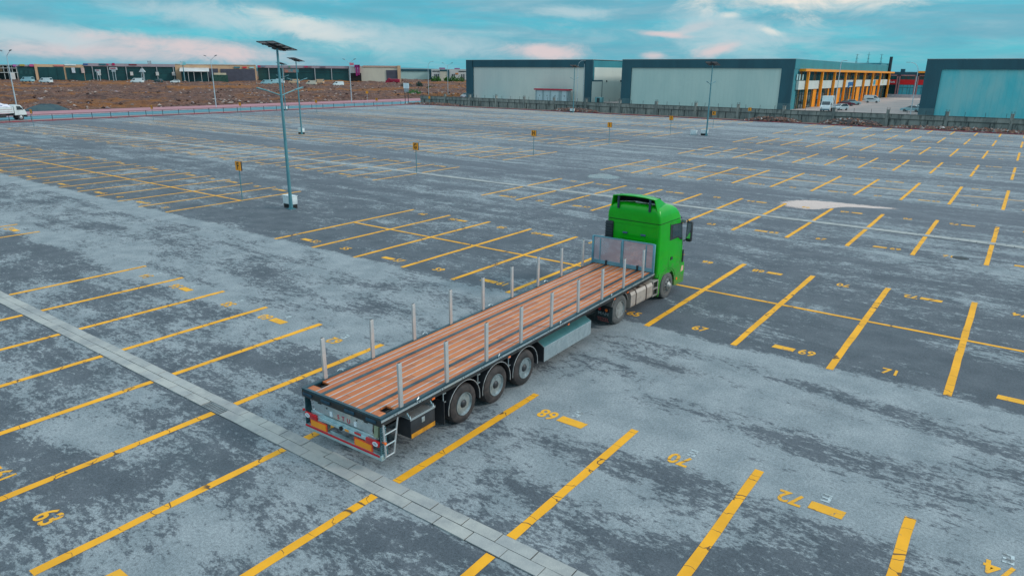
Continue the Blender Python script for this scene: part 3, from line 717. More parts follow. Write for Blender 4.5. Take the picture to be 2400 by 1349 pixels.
    r.lathe([(.052, .001), (.053, .02)], 10, 'Y', T(-.5, 0, .98)); r.lathe([(.052, .001), (.053, .02)], 10, 'Y', T(.46, 0, .98))
    split_build(r, 'slot', HOLE_M, rp)
    r = MB(); r.box((0, .09, .735), (2.10, .09, .07), None, .01); r.box((0, .04, .66), (2.0, .05, .075), None, .006); cr = r.build('lamp_carrier', pm('zinc_carrier', (.55, .72, .75), (.40, .58, .62), 3, .35, .5), root)
    r = MB(); r.lathe([(.0, .045), (-.035, .05), (-.04, .01)], 12, 'Y', T(.0, .02, .67)); r.build('air_coupling', HOLE_M, cr)
    r = MB(); r.box((.17, .012, .665), (.12, .01, .05)); r.build('amber_reflector', AMBER, cr)
    for sx in (-1, 1):
        r = MB(); r.box((sx * .99, .0, .665), (.40, .06, .135), None, .02); tl = r.build('tail_lamp', RED_L, cr)
        r = MB(); r.lathe([(-.031, .058), (-.036, .058), (-.037, .038), (-.031, .036)], 18, 'Y', T(sx * 1.09, .0, .665) @ Matrix.Diagonal((1.35, 1, .9, 1))); r.build('lamp_ring', CLEAR_L, tl)
        r = MB(); r.tube([(sx * 1.19, .06, .70), (sx * 1.30, .05, .71)], .012, 6); r.box((sx * 1.315, .05, .71), (.05, .05, .06), None, .015); r.build('outrigger_lamp', ORANGE_L if sx > 0 else RED_L, root)
    r = MB(); r.box((.52, .008, .70), (.20, .02, .05), None, .008); r.build('fog_lamp', RED_L, cr)
    bp_ = MB(); bp_.box((0, .06, .34), (2.46, .12, .13), None, .012)
    for sx in (-.66, .66): bp_.box((sx, .16, .55), (.10, .10, .34))
    bu = bp_.build('rear_bumper', pm('zinc_bumper', (.50, .66, .68), (.36, .50, .52), 3, .35, .5), root)
    r = MB(); r.box((-.02, -.003, .375), (2.40, .008, .05)); r.build('red_reflector_tape', pm('red_tape', (.62, .01, .02), (.5, .01, .03), 8, .4), bu)
    for cx in (-.77, .68):
        r = MB(); r.box((cx, .015, .49), (.565, .02, .20)); pl = r.build('rear_marker_plate', SILVER_B, bu)
        r = MB(); r.box((cx, .003, .49), (.50, .008, .145)); r.build('amber_field', AMBER, pl)
    for sx in (1, -1):
        r = MB(); M = Matrix.Diagonal((sx, 1, 1, 1)); r.prism([(.03, 1.13), (.16, 1.13), (.22, .36), (-.0, .36)], 1.20, 1.215, 'X', M); wg = r.build('side_wing', pm('pierced_steel_sheet', (.10, .24, .28), (.05, .14, .17), 3, .4, .5), root)
        r = MB()
        for i in range(13):
            for j in range(4): r.lathe([(1.2155, .011), (1.2165, .001)], 6, 'X', M @ T(0, .045 + j * .036 + (.018 if i % 2 else 0), .42 + i * .052))
        r.build('wing_hole', pm('pale_hole', (.45, .6, .62), (.3, .4, .42), 8, .5), wg)
        r = MB()
        r.tube([(sx * 1.262, .06, 1.13), (sx * 1.262, .10, .36)], .022, 8); r.tube([(sx * 1.262, .49, 1.13), (sx * 1.262, .34, .34)], .022, 8)
        for z, y1 in ((.88, .44), (.62, .39), (.35, .34)): r.tube([(sx * 1.262, .08, z), (sx * 1.262, y1, z)], .018, 8)
        r.build('side_ladder', ALU, root)
    r = MB(); r.prism([(.02, .78), (.12, .78), (.16, 1.06), (.06, 1.06)], 1.0, 1.12, 'X'); r.build('document_tube', pm('olive_box', (.30, .34, .22), (.2, .24, .16), 4, .5), root)
    return root
TR = trailer()

# ================================================================== tractor unit
def tractor():
    c, s_ = math.cos(TRL[2]), math.sin(TRL[2]); py = 11.9
    root = thing('truck_tractor', 'bright green truck tractor with a high roof cab coupled to the flatbed', 'truck', (TRL[0] - py * s_, TRL[1] + py * c, 0), TRL[2] - 0.055)
    def ring(z, y0, y1, hw, r0, r1, n=6):
        pts = []
        for cx, cy, a0, r in ((hw - r0, y0 + r0, -90, r0), (hw - r1, y1 - r1, 0, r1), (-hw + r1, y1 - r1, 90, r1), (-hw + r0, y0 + r0, 180, r0)):
            for k in range(n + 1):
                a = R(a0 + 90 * k / n); pts.append((cx + r * math.cos(a), cy + r * math.sin(a), z))
        return pts
    b = MB()
    b.lofts([ring(*q) for q in ((.98, 2.20, 4.40, 1.115, .10, .22), (1.3, 2.2, 4.44, 1.12, .10, .25), (1.9, 2.2, 4.44, 1.12, .10, .28), (2.2, 2.2, 4.38, 1.118, .10, .30), (2.6, 2.2, 4.25, 1.108, .10, .30), (2.955, 2.2, 4.12, 1.098, .10, .30))])
    body = b.build('cab_body', GREEN_M, root)
    b = MB()
    b.lofts([ring(*q) for q in ((2.962, 2.215, 4.10, 1.085, .09, .30), (2.985, 2.215, 4.09, 1.085, .09, .3))]); b.build('roof_seam', PLASTIC, body)
    b = MB()
    b.lofts([ring(*q) for q in ((2.985, 2.185, 4.13, 1.10, .10, .30), (3.20, 2.18, 4.00, 1.085, .11, .32), (3.38, 2.185, 3.82, 1.045, .13, .34), (3.49, 2.20, 3.62, .98, .16, .36), (3.56, 2.25, 3.36, .90, .18, .36), (3.595, 2.32, 3.14, .80, .18, .34), (3.61, 2.42, 2.95, .68, .2, .25))])
    roof = b.build('cab_roof', GREEN_M, root)
    # roof spoiler: hollow wedge open to the rear, cheeks sloping into the roof
    sp = MB(); hw0, hw1 = .93, .86
    top_o = [(-hw1, 2.13, 3.86), (-.45, 2.13, 3.905), (0, 2.13, 3.915), (.45, 2.13, 3.905), (hw1, 2.13, 3.86)]
    top_m = [(-hw1 + .03, 2.55, 3.845), (-.45, 2.6, 3.89), (0, 2.6, 3.90), (.45, 2.6, 3.89), (hw1 - .03, 2.55, 3.845)]
    top_f = [(-.70, 3.20, 3.57), (-.4, 3.30, 3.57), (0, 3.32, 3.575), (.4, 3.30, 3.57), (.70, 3.20, 3.57)]
    sp.lofts([top_o, top_m, top_f], False, True, None, False)
    dn = lambda q: [(x, y, z - .03) for x, y, z in q]
    sp.lofts([dn(top_o), dn(top_m), dn(top_f)], False, True, None, False); sp.lofts([top_o, dn(top_o)], False, False, None, False)
    for sx in (-1, 1):
        o1 = [(sx * hw1, 2.13, 3.86), (sx * (hw1 - .03), 2.55, 3.845), (sx * .70, 3.20, 3.57)]; o2 = [(sx * (hw0 + .03), 2.19, 3.44), (sx * hw0, 2.65, 3.48), (sx * .80, 3.22, 3.54)]
        sp.lofts([o1, o2], False, True, None, False); i1 = [(x - sx * .035, y, z) for x, y, z in o1]; i2 = [(x - sx * .035, y, z) for x, y, z in o2]
        sp.lofts([i1, i2], False, True, None, False); sp.lofts([[o1[0], o2[0]], [i1[0], i2[0]]], False, False, None, False)
    spo = sp.build('roof_spoiler', GREEN_M, roof, fix=False)
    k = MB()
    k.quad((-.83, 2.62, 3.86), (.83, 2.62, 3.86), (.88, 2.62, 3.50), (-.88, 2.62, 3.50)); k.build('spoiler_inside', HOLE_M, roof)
    k = MB(); k.tube([(-.80, 2.36, 3.60), (.0, 2.4, 3.68), (.80, 2.36, 3.63)], .012, 6); k.box((.35, 2.45, 3.65), (.8, .10, .03)); k.build('roof_tube', ALU, roof)
    for x in (-.63, .66):
        k = MB(); k.box((x, 2.165, 3.62), (.085, .045, .46), None, .01); k.build('spoiler_strut', pm('dark_blue_plastic', (.02, .05, .08), (.015, .03, .05), 4, .5), roof)
    # rear wall details
    k = MB(); k.box((-.97, 2.30, 2.38), (.33, .34, .98), None, .05)
    vent = k.build('side_air_intake', PLASTIC, root)
    k = MB()
    for i in range(9): k.box((-.97, 2.122, 1.97 + i * .10), (.30, .03, .045), T(0, 0, 0))
    split_build(k, 'intake_slat', pm('slat_plastic', (.03, .045, .055), (.02, .03, .035), 4, .4), vent)
    k = MB()
    for x in (-.30, .45): k.box((x, 2.185, 2.50), (.20, .05, .07), None, .015)
    split_build(k, 'rear_handle', pm('blue_grey_plastic', (.06, .13, .22), (.05, .1, .17), 4, .4), body)
    k = MB()
    k.box((.08, 2.193, 2.44), (1.05, .02, .03)); k.box((.08, 2.193, 2.30), (1.05, .02, .03)); k.box((.10, 2.194, 2.84), (1.7, .012, .015)); k.box((.75, 2.194, 2.36), (.4, .012, .02)); k.box((.75, 2.194, 2.22), (.4, .012, .02))
    split_build(k, 'pressed_rib', GREEN_M, body)
    # side door with window, on both sides
    for sx in (1, -1):
        M = Matrix.Diagonal((sx, 1, 1, 1)); xs = 1.118
        k = MB()
        prof = [(3.12, 1.12), (4.10, 1.12), (4.16, 2.0), (3.98, 2.86), (3.05, 2.90), (3.05, 1.4)]
        for i in range(len(prof)):
            a, q = prof[i], prof[(i + 1) % len(prof)]; k.tube([(xs - (.012 if a[1] > 2.5 else 0), a[0], a[1]), (xs - (.012 if q[1] > 2.5 else 0), q[0], q[1])], .006, 4, M)
        dr = k.build('door', pm('door_gap', (.004, .10, .006), (.004, .08, .006), 3, .6), root)
        k = MB(); k.prism([(3.05, 2.24), (3.76, 2.24), (3.98, 2.10), (4.14, 2.12), (4.03, 2.78), (3.05, 2.84)], xs - .02, xs + .004, 'X', M); k.build('door_window', PLASTIC, dr)
        k = MB(); k.prism([(3.24, 2.31), (3.74, 2.31), (3.96, 2.18), (4.06, 2.20), (3.96, 2.74), (3.24, 2.79)], xs - .01, xs + .010, 'X', M); k.build('window_glass', GLASS_M, dr)
        k = MB(); k.box((sx * 1.125, 3.30, 1.52), (.03, .16, .12), None, .02); k.build('door_handle', PLASTIC, dr)
        # mirrors on an arm
        k = MB(); k.tube([(sx * 1.09, 4.12, 2.86), (sx * 1.22, 4.30, 2.84), (sx * 1.24, 4.30, 2.1), (sx * 1.12, 4.25, 2.02)], .03, 6); mir = k.build('mirror_arm', PLASTIC, root)
        k = MB(); k.box((sx * 1.29, 4.36, 2.40), (.24, .17, .80), None, .06); k.build('mirror_housing', PLASTIC, mir)
        k = MB(); k.box((sx * 1.29, 4.268, 2.44), (.17, .012, .60)); k.build('mirror_glass', pm('mirror_glass', (.7, .72, .74), (.6, .62, .66), 3, .1, .9), mir)
        k = MB(); k.box((sx * 1.17, 4.05, 2.83), (.20, .09, .15), M=None, b=.03); k.build('kerb_mirror', pm('grey_plastic', (.22, .23, .25), (.15, .16, .18), 4, .5), mir)
        # front wing with the wheel arch cut out, bumper corner and step skirt
        cy, cz, rr = 3.05, .50, .62; arc = [(cy - rr * math.cos(R(a)), cz + rr * math.sin(R(a))) for a in range(-12, 193, 12)]
        poly = [(2.42, .22), (2.36, .62), (2.28, 1.02), (4.50, 1.10), (4.52, .80), (4.50, .34), (4.0, .34)]
        arc = [p for p in arc if p[1] > .24]
        outer = [(2.36, .22), (2.30, .95), (2.34, 1.10), (4.44, 1.18), (4.52, .85), (4.50, .34), (3.78, .34)]
        k = MB(); full = outer + list(reversed(arc))
        k.prism(full, 1.135, .86, 'X', M); wing = k.build('front_wing', GREEN_M, root)
        k = MB(); pr = [(cy + .62 * math.cos(R(a)), cz + .62 * math.sin(R(a))) for a in range(-10, 191, 10)]
        k.lofts([[(sx * 1.13, p[0], p[1]) for p in pr], [(sx * .62, p[0], p[1]) for p in pr]], False, True, None, False); k.build('wheel_arch_liner', HOLE_M, wing, fix=False)
        k = MB(); k.tube([(sx * 1.14, p[0] * 1.0, p[1]) for p in [(cy + .70 * math.cos(R(a)), cz + .70 * math.sin(R(a))) for a in range(20, 171, 10)]], .007, 4); k.build('arch_crease', pm('crease', (.006, .22, .01), (.006, .18, .01), 3, .5), wing)
        k = MB(); k.box((sx * 1.138, 3.86, .60), (.02, .10, .09), None, .01); k.build('turn_signal', ORANGE_L, wing)
        k = MB(); k.prism([(4.18, .80), (4.40, .82), (4.40, 1.02), (4.24, 1.04)], 1.136, 1.141, 'X', M); k.build('side_sticker', pm('orange_sticker', (.75, .42, .28), (.6, .5, .4), 8, .5), wing)
        k = MB(); k.box((sx * 1.13, 4.30, 1.42), (.04, .10, .50), None, .01); k.build('air_deflector', PLASTIC, root)
    k = MB(); k.box((0, 4.40, .72), (1.76, .22, .76), None, .06); k.build('front_bumper', GREEN_M, root)
    k = MB(); k.prism([(4.455, 2.05), (4.10, 2.92), (4.12, 2.95), (4.475, 2.06)], -.86, .86, 'X'); k.build('windscreen', GLASS_M, root)
    k = MB(); k.prism([(4.08, 2.98), (4.34, 2.86), (4.36, 2.88), (4.08, 3.05)], -.95, .95, 'X'); k.build('sun_visor', pm('smoked_visor', (.02, .05, .09), (.02, .04, .06), 3, .2), root)
    k = MB()
    for sx in (-.42, .42): k.box((sx, 1.5, .80), (.09, 5.8, .26))
    k.box((0, 2.6, .95), (1.5, .9, .5)); k.box((0, -.55, .5), (1.2, .16, .16)); k.box((0, 3.05, .5), (1.4, .14, .14)); k.box((0, -.05, 1.04), (.9, .8, .10)); k.box((0, 1.3, .75), (1.2, 1.2, .4)); k.box((0, 2.1, 1.25), (1.7, .12, .9))
    k.build('chassis', BLACK_M, root)
    k = MB()
    for i, x in enumerate((-.3, -.2, -.1)): k.tube([(x, 2.1, 1.9), (x, 1.92, 1.3), (x, 1.82, 1.0), (x + .05, 1.2, .98)], .018, 6)
    k.build('air_hose', RED_L, root)
    # wheels
    for sx in (1, -1):
        wheel(root, sx * 1.00, 3.05, .51, .31, sx, RUBBER_G, RIM_D, -.01, hubm=RIM_D)
        wheel(root, sx * 1.03, -.56, .52, .30, sx, RUBBER_G, RIM_D, .19, hubm=pm('dark_hub', (.06, .06, .05), (.03, .03, .03), 6, .6))
        k = MB(); k.lathe([(sx * .52, .30), (sx * .52, .50), (sx * .56, .52), (sx * .78, .52), (sx * .82, .50), (sx * .82, .30)], 32, 'X', T(0, -.56, .52)); k.build('inner_tyre', RUBBER_G, root)
        g = MB(); pr = [(-.56 + .60 * math.cos(R(a)), .54 + .60 * math.sin(R(a))) for a in range(15, 180, 11)]
        r1 = [(sx * 1.17, p[0], p[1]) for p in pr]; r2 = [(sx * .55, p[0], p[1]) for p in pr]; g.lofts([r1, r2], False, True, None, False)
        q = [(-.56 + .565 * math.cos(R(a)), .54 + .565 * math.sin(R(a))) for a in range(15, 180, 11)]; r3 = [(sx * 1.17, p[0], p[1]) for p in q]
        g.lofts([r1, r3], False, True, None, False); g.build('rear_mudguard', pm('dusty_plastic', (.20, .19, .18), (.12, .115, .11), 4, .7), root, fix=False)
        f = MB(); f.box((sx * .92, -1.17, .46), (.66, .03, .62), None, .01); fl = f.build('mud_flap', pm('dark_flap', (.03, .05, .055), (.015, .02, .022), 3, .6), root)
        f = MB(); f.text('MAN', .15, T(sx * .90, -1.188, .48) @ RX(R(90)), .004, .012, 1.25); f.build('flap_lettering', pm('grey_letter', (.30, .36, .38), (.2, .25, .27), 6, .6), fl)
        f = MB(); f.text('TEZEL', .17, T(sx * .90, -1.188, .27) @ RX(R(90)), .004, .016, 1.0); f.build('flap_lettering', pm('faded_red_letter', (.42, .10, .09), (.28, .08, .08), 8, .6), fl)
        f = MB(); f.box((sx * .92, -1.22, .645), (.50, .07, .14), None, .02); tl = f.build('tail_lamp', HOLE_M, root)
        f = MB(); f.lathe([(-1.256, .05), (-1.262, .002)], 14, 'Y', T(sx * .79, 0, .645)); f.build('stop_lens', RED_L, tl)
        f = MB(); f.lathe([(-1.256, .055), (-1.262, .002)], 14, 'Y', T(sx * 1.05, 0, .645)); f.build('indicator_lens', ORANGE_L, tl)
    # tanks, steps on the right and left flank
    for sx in (1, -1):
        M = Matrix.Diagonal((sx, 1, 1, 1)); k = MB()
        prof = [(1.13, .36), (1.15, .42), (1.15, .80), (1.10, .90), (1.0, .92), (.55, .92), (.50, .86), (.50, .40), (.55, .34), (1.08, .34)]
        k.prism(prof, .24, 1.36, 'Y', M); k.prism(prof, 1.42, 1.84, 'Y', M); tk = k.build('fuel_tank', TANK_M, root)
        k = MB(); pb = [(x + (.012 if x > .8 else -.012), z + (.012 if z > .6 else -.012)) for x, z in prof]
        for y in (.58, 1.34): k.prism(pb, y, y + .05, 'Y', M)
        split_build(k, 'tank_strap', pm('dark_strap', (.12, .09, .08), (.06, .05, .05), 4, .5, .4), tk)
        k = MB(); k.box((sx * .93, .95, .925), (.28, .24, .012), None, .004); k.build('spill_stain', pm('diesel_stain', (.03, .022, .018), (.05, .035, .025), 6, .4), tk)
        k = MB(); k.lathe([(.92, .05), (.965, .05), (.968, .01)], 14, 'Z', T(sx * .90, .92, 0)); k.build('tank_cap', HOLE_M, tk)
        k = MB(); k.box((sx * .90, 2.08, .90), (.50, .42, .04), None, .008)
        for y in (1.90, 2.27): k.box((sx * 1.13, y, .62), (.035, .035, .56))
        for z in (.36, .62): k.box((sx * 1.10, 2.085, z), (.10, .36, .035))
        k.build('access_step', pm('dusty_step_metal', (.44, .40, .37), (.33, .3, .28), 4, .5, .4), root)
        k = MB(); k.box((sx * .88, 2.085, .62), (.40, .34, .5)); k.build('battery_box', HOLE_M, root)
    k = MB(); k.box((1.13, -.02, 1.0), (.06, .10, .07), None, .015); k.build('marker_lamp', ORANGE_L, root)
    return root
tractor()

# ================================================================== lot furniture
POLE_M = pm('teal_grey_pole_paint', (0.10, 0.27, 0.31), (0.07, 0.21, 0.25), 2, 0.45, .2)
LAMP_G = pm('galvanised_lamp_post', (0.50, 0.58, 0.62), (0.40, 0.48, 0.52), 2, 0.45, .4)
BOXW = pm('white_battery_box', (0.66, 0.72, 0.73), (0.52, 0.58, 0.60), 2.5, 0.5)
PV = pm('solar_cell_blue', (0.02, 0.03, 0.05), (0.03, 0.045, 0.07), 8, 0.25)
PVB = pm('solar_panel_backsheet', (0.70, 0.62, 0.62), (0.6, 0.55, 0.56), 4, 0.6)
CONC = pm('rough_concrete', (0.42, 0.42, 0.40), (0.30, 0.30, 0.29), 1.5, 0.9, bump=.01)
def solar_lamp():
    root = thing('solar_street_lamp', '', 'street lamp')
    b = MB(); b.box((0, 0, .02), (.42, .42, .03)); b.lathe([(.03, .12), (.9, .105), (5, .085), (9.35, .062), (9.4, .01)], 16, 'Z')
    for a in range(4): b.prism([(.10, .03), (.20, .03), (.10, .28)], -.006, .006, 'Y', RZ(R(90 * a)))
    b.build('pole', POLE_M, root)
    for sy in (-1, 1):
        b = MB(); b.tube([(0, 0, 6.75), (0, sy * .55, 6.93), (0, sy * 1.02, 7.06)], [.035, .03, .03], 8); arm = b.build('lamp_arm', POLE_M, root)
        b = MB(); b.box((0, 0, 0), (.17, .62, .07), T(0, sy * 1.28, 7.13) @ RX(R(14 * sy)), .025); b.build('lamp_head', POLE_M, arm)
    M = T(0, 0, 9.50) @ RX(R(-15.5))
    b = MB()
    for x in (-.40, .40): b.box((x, 0, .02), (.76, 1.60, .012), M)
    pnl = split_build(b, 'solar_panel', PV, root)[0]
    b = MB()
    for x in (-.40, .40):
        b.box((x, 0, .006), (.70, 1.54, .010), M)
    split_build(b, 'panel_back', PVB, pnl)
    b = MB()
    for x in (-.79, -.01, .01, .79): b.box((x, 0, .01), (.03, 1.64, .045), M)
    for y in (-.81, .81): b.box((0, y, .01), (1.55, .03, .045), M)
    for y in (-.42, 0, .42): b.box((0, y, -.03), (1.56, .07, .05), M)
    b.box((0, 0, -.09), (.26, 1.1, .07), M); b.box((-.3, .1, -.10), (.3, .22, .10), M)
    b.build('panel_frame', PLASTIC, root)
    b = MB(); b.box((-.42, .28, .50), (.92, .40, .50), T(0, 0, 0), .02); b.box((-.42, .28, .765), (.98, .46, .03)); bx = b.build('battery_box', BOXW, root)
    b = MB(); b.box((-.42, .28, .12), (.86, .36, .25)); b.build('box_plinth', HOLE_M, bx)
    b = MB(); b.box((-.42, .075, .50), (.36, .012, .40)); b.build('box_door', pm('pale_box_door', (.7, .75, .74), (.6, .66, .66), 3, .5), bx)
    return root
sl0 = solar_lamp(); first = True
for x, y, lab in ((-6.0, 12.0, 'nearest tall solar street lamp with a white battery box at its foot'),
                  (-48.6, 45.3, 'solar street lamp standing alone in the far left of the lot, mid sized'),
                  (-101.2 + 2.6, 79.3, 'farthest left solar street lamp on the kerb, half hidden by the nearest lamp'),
                  (-50.1, 117.0, 'solar street lamp by the concrete wall in front of the red roofed kiosk'),
                  (-6.2, 80.7, 'solar street lamp on the right before the second dark warehouse, beside the K sign')):
    o = sl0 if first else copy_tree(sl0); first = False
    o.location = (x, y, 0); o['label'] = lab; o['group'] = 'solar street lamps in the parking lot'
bk = MB(); bk.box((0, 0, .33), (.85, .5, .62), None, .03); bk.box((0, 0, .65), (.92, .56, .03)); bkm = bk.build('battery_box', BOXW, loc=(-7.9, 80.4, 0)); tag(bkm, 'spare white box on the ground left of the lamp by the K sign', 'box')

SIGN_Y = pm('yellow_sign_sheet', (0.90, 0.33, 0.008), (0.78, 0.27, 0.008), 3, 0.45); SIGN_E = pm('dark_sign_edge', (.03, .03, .03), (.05, .04, .02), 5, .5)
INK = pm('black_sign_ink', (.012, .012, .012), (.02, .02, .02), 8, .5); SPOST = pm('sign_post_paint', (.10, .24, .28), (.08, .20, .24), 2, .5, .2)
def row_sign(letter, x, y, lab):
    root = thing('row_sign', lab, 'sign', (x, y, 0), R(random.uniform(-4, 4)), 'yellow row letter signs')
    b = MB(); b.tube([(0, .06, 0), (0, .06, 2.35)], .032, 8); b.box((0, .06, .01), (.16, .16, .02)); b.build('post', SPOST, root)
    b = MB(); b.box((0, .0, 2.22), (.54, .035, .58)); pl = b.build('sign_plate', SIGN_Y, root)
    b = MB(); b.box((0, .065, 2.22), (.56, .09, .60)); b.build('plate_back', SIGN_E, pl)
    b = MB(); b.text(letter, .58, T(0, -.022, 2.22) @ RX(R(90)), .004, .022, .85); b.build('sign_letter', INK, pl)
for (L_, y), lab in zip((('F', 11.9), ('G', 28.3), ('H', 45.6), ('I', 61.7), ('J', 79.6), ('K', 96.0), ('L', 113.4)), (
        'yellow F sign on a slim post', 'yellow G sign on a slim post', 'yellow H sign on a slim post', 'yellow I sign on a slim post', 'yellow J sign on a slim post', 'small yellow K sign right of the solar lamp', 'tiny yellow sign against the concrete wall beyond the K sign')):
    row_sign(L_, -11.1, y, lab)
for (L_, x, y), lab in zip((('G', -86.2, 27.2), ('H', -87.0, 45.0), ('I', -87.2, 61.3), ('J', -87.6, 78.7), ('K', -87.4, 95.0), ('L', -88, 112.6)), (
        'small yellow row sign by the left kerb just right of the white cargo truck', 'small yellow row sign by the left kerb, second from the cargo truck', 'small yellow row sign at the left kerb, third from the cargo truck',
        'small yellow row sign before the red kerb right of the second solar lamp', 'small yellow row sign left of the white two legged board', 'small yellow sign in front of the left end of the concrete wall')):
    row_sign(L_, x, y, lab)

# kerbside railing
def railing():
    root = thing('kerb_railing', 'low dark railing with many posts along the red kerb on the left', 'railing', (-101.2, 20, 0))
    dm = pm('dark_railing_paint', (.035, .045, .06), (.06, .05, .06), 2, .5, .3); n = 32
    for i in range(n): b = MB(); b.box((0, i * 3.1, .49), (.075, .075, .98)); b.build('railing_post', dm, root)
    for z, w in ((.95, .06), (.62, .03), (.30, .03)): b = MB(); b.box((0, (n - 1) * 1.55, z), (.05, (n - 1) * 3.1, w)); b.build('rail', dm, root)
railing()

# street lamps
def double_lamp(px, vx, X=-118.0, h=11.0, lab=''):
    d = ray(px, vx); t = (X - CAM.x) / d.x; y = CAM.y + d.y * t
    root = thing('street_lamp', lab, 'street lamp', (X, y, .1), 0, 'double armed street lamps along the road')
    b = MB(); b.lathe([(0, .13), (.5, .12), (h - .9, .06), (h - .88, .01)], 10, 'Z'); b.build('pole', LAMP_G, root)
    for s in (-1, 1):
        b = MB(); b.tube([(0, 0, h - .95), (s * 1.0, 0, h - .45), (s * 1.9, 0, h - .1)], .04, 6); a = b.build('lamp_arm', LAMP_G, root)
        b = MB(); b.box((0, 0, 0), (.75, .26, .11), T(s * 2.15, 0, h) @ RY(R(-12 * s)), .03); b.build('lamp_head', pm('dark_lamp_head', (.10, .12, .14), (.07, .09, .1), 4, .5), a)
for px, vx, lab in ((38.5, 246, 'double armed street lamp rising behind the white cargo truck'), (507, 253, 'double armed street lamp in front of the tan building, left of the solar lamps'),
                    (824, 236, 'double armed street lamp in front of the purple portal building'), (1050, 222, 'double armed street lamp nearest the left dark warehouse')):
    double_lamp(px, vx, lab=lab, X=-118.0 if px < 900 else -140)
def curved_lamp(x, y, h, dx, r, lab):
    root = thing('curved_street_lamp', lab, 'street lamp', (x, y, 0), 0, 'single armed curved street lamps')
    b = MB(); pts = [(0, 0, 0), (0, 0, h - r)] + [(dx * r * (1 - math.cos(R(a))), 0, h - r + r * math.sin(R(a))) for a in range(15, 86, 14)]
    b.tube(pts, [.11, .07] + [.055] * (len(pts) - 2), 8); p = b.build('pole', LAMP_G, root)
    b = MB(); b.box((dx * (r + .4), 0, h + .02), (.8, .26, .10), None, .03); b.build('lamp_head', pm('grey_lamp_head', (.3, .34, .36), (.2, .24, .26), 4, .5), root)
curved_lamp(-138, 166, 11.4, 1, 1.8, 'thin curved lamp between the white board and the left dark warehouse')
curved_lamp(-75.6, 160.5, 11.4, 1, 1.5, 'curved lamp against the right end of the left dark warehouse')
curved_lamp(-6.6, 158.5, 11.2, 1, .45, 'short armed lamp beside the white box truck')
curved_lamp(8.2, 162.0, 10.9, -1, 1.7, 'curved lamp beside the right dark warehouse')
# white information board on two black legs
rt = thing('information_board', 'white board on two black legs at the left end of the concrete wall', 'sign', (-104.4, 121.5, 0), R(32))
for x in (-.42, .42): b = MB(); b.box((x, 0, 2.6), (.14, .12, 5.2)); b.build('leg', PLASTIC, rt)
b = MB(); b.box((0, -.08, 4.55), (1.5, .06, 1.35)); bd = b.build('board', pm('white_board', (.75, .82, .85), (.66, .74, .78), 2, .5), rt)
b = MB(); b.box((0, -.08, 3.42), (1.2, .05, .85)); b.build('lower_board', pm('grey_board', (.30, .34, .36), (.22, .26, .28), 2, .5), rt)
b = MB()
for x in (-.3, 0, .3): b.box((x, -.115, 4.55), (.04, .01, 1.2))
b.build('board_line', pm('board_print', (.3, .4, .42), (.25, .33, .36), 3, .5), bd)
# round yellow sign at the pink pavement
rt = thing('road_sign', 'small round yellow road sign standing on the pink pavement', 'sign', (-115.2, 117.5, .1), R(35))
b = MB(); b.tube([(0, 0, 0), (0, 0, 2.9)], .03, 6); b.build('post', LAMP_G, rt)
b = MB(); b.lathe([(-.04, .01), (-.04, .36), (.0, .36), (0, .01)], 20, 'Y', T(0, -.03, 2.6)); b.build('sign_plate', SIGN_Y, rt)

# ================================================================== boundary wall
def wall_mat():
    g = NG('stained_concrete_wall'); P = g.g.outputs['Position']
    n = g.noise(P, 0.8, 8, 0.66, 0.2, (1, 1, 0.35)); st = g.noise(P, 2.2, 6, 0.7, 0.1, (1, 1, 0.18)); sep = g.N.new('ShaderNodeSeparateXYZ'); g.L.new(P, sep.inputs[0])
    base = g.mix(g.smooth(n, .35, .65), (0.30, 0.31, 0.28), (0.17, 0.19, 0.18)); base = g.mix(g.M('MULTIPLY', g.smooth(st, .5, .64), .8), base, (0.05, 0.065, 0.062))
    g.set('Base Color', base); g.set('Roughness', .9); g.bump(n, .02); return g.m
WALL_M = wall_mat()
def boundary_wall():
    x0, x1 = -102.0, 75.0; ang = math.atan(-.042); y0 = curb_y(x0) + 4.6
    root = thing('boundary_wall', 'long stained concrete wall with wire posts along the far edge of the lot', 'wall', (x0, y0, 0), ang); L_ = (x1 - x0) / math.cos(ang)
    b = MB(); b.box((L_ / 2, .05, .62), (L_, .24, 1.24)); b.box((L_ / 2, .02, 1.66), (L_, .26, .70)); b.build('wall_panel', WALL_M, root)
    b = MB(); b.box((L_ / 2, .0, 1.275), (L_, .34, .085)); b.box((L_ / 2, .02, 2.03), (L_ + .1, .36, .07)); split_build(b, 'wall_ledge', pm('ledge_shade_concrete', (.06, .075, .07), (.12, .13, .12), 1.2, .9), root)  # dark tone paints the shadow line of the ledge
    for i in range(int(L_ / 2.85)):
        b = MB(); b.box((1.4 + i * 2.85, -.12, .62), (.10, .12, 1.2)); b.build('wall_rib', pm('rib_concrete', (.035, .05, .05), (.07, .08, .08), 2, .9) if i == 0 else bpy.data.materials['rib_concrete'], root)
    for i in range(21):
        x = 9.9 + i * 8.6 - .9; b = MB(); b.box((x, .02, 1.35), (.46, .44, 2.66)); b.box((x, .02, 2.70), (.56, .54, .05)); pl = b.build('pillar', WALL_M, root)
        b = MB()
        for q in (-.42, -.2, .2, .42): b.box((x + q * .6, .02, 2.9), (.035, .035, .34))
        b.build('rebar_stub', PLASTIC, pl)
    for i in range(int(L_ / 2.72)):
        b = MB(); b.box((.8 + i * 2.72, .02, 2.40), (.05, .05, .70), T(0, 0, 0) @ Matrix.Identity(4)); b.build('wire_post', PLASTIC, root)
boundary_wall()
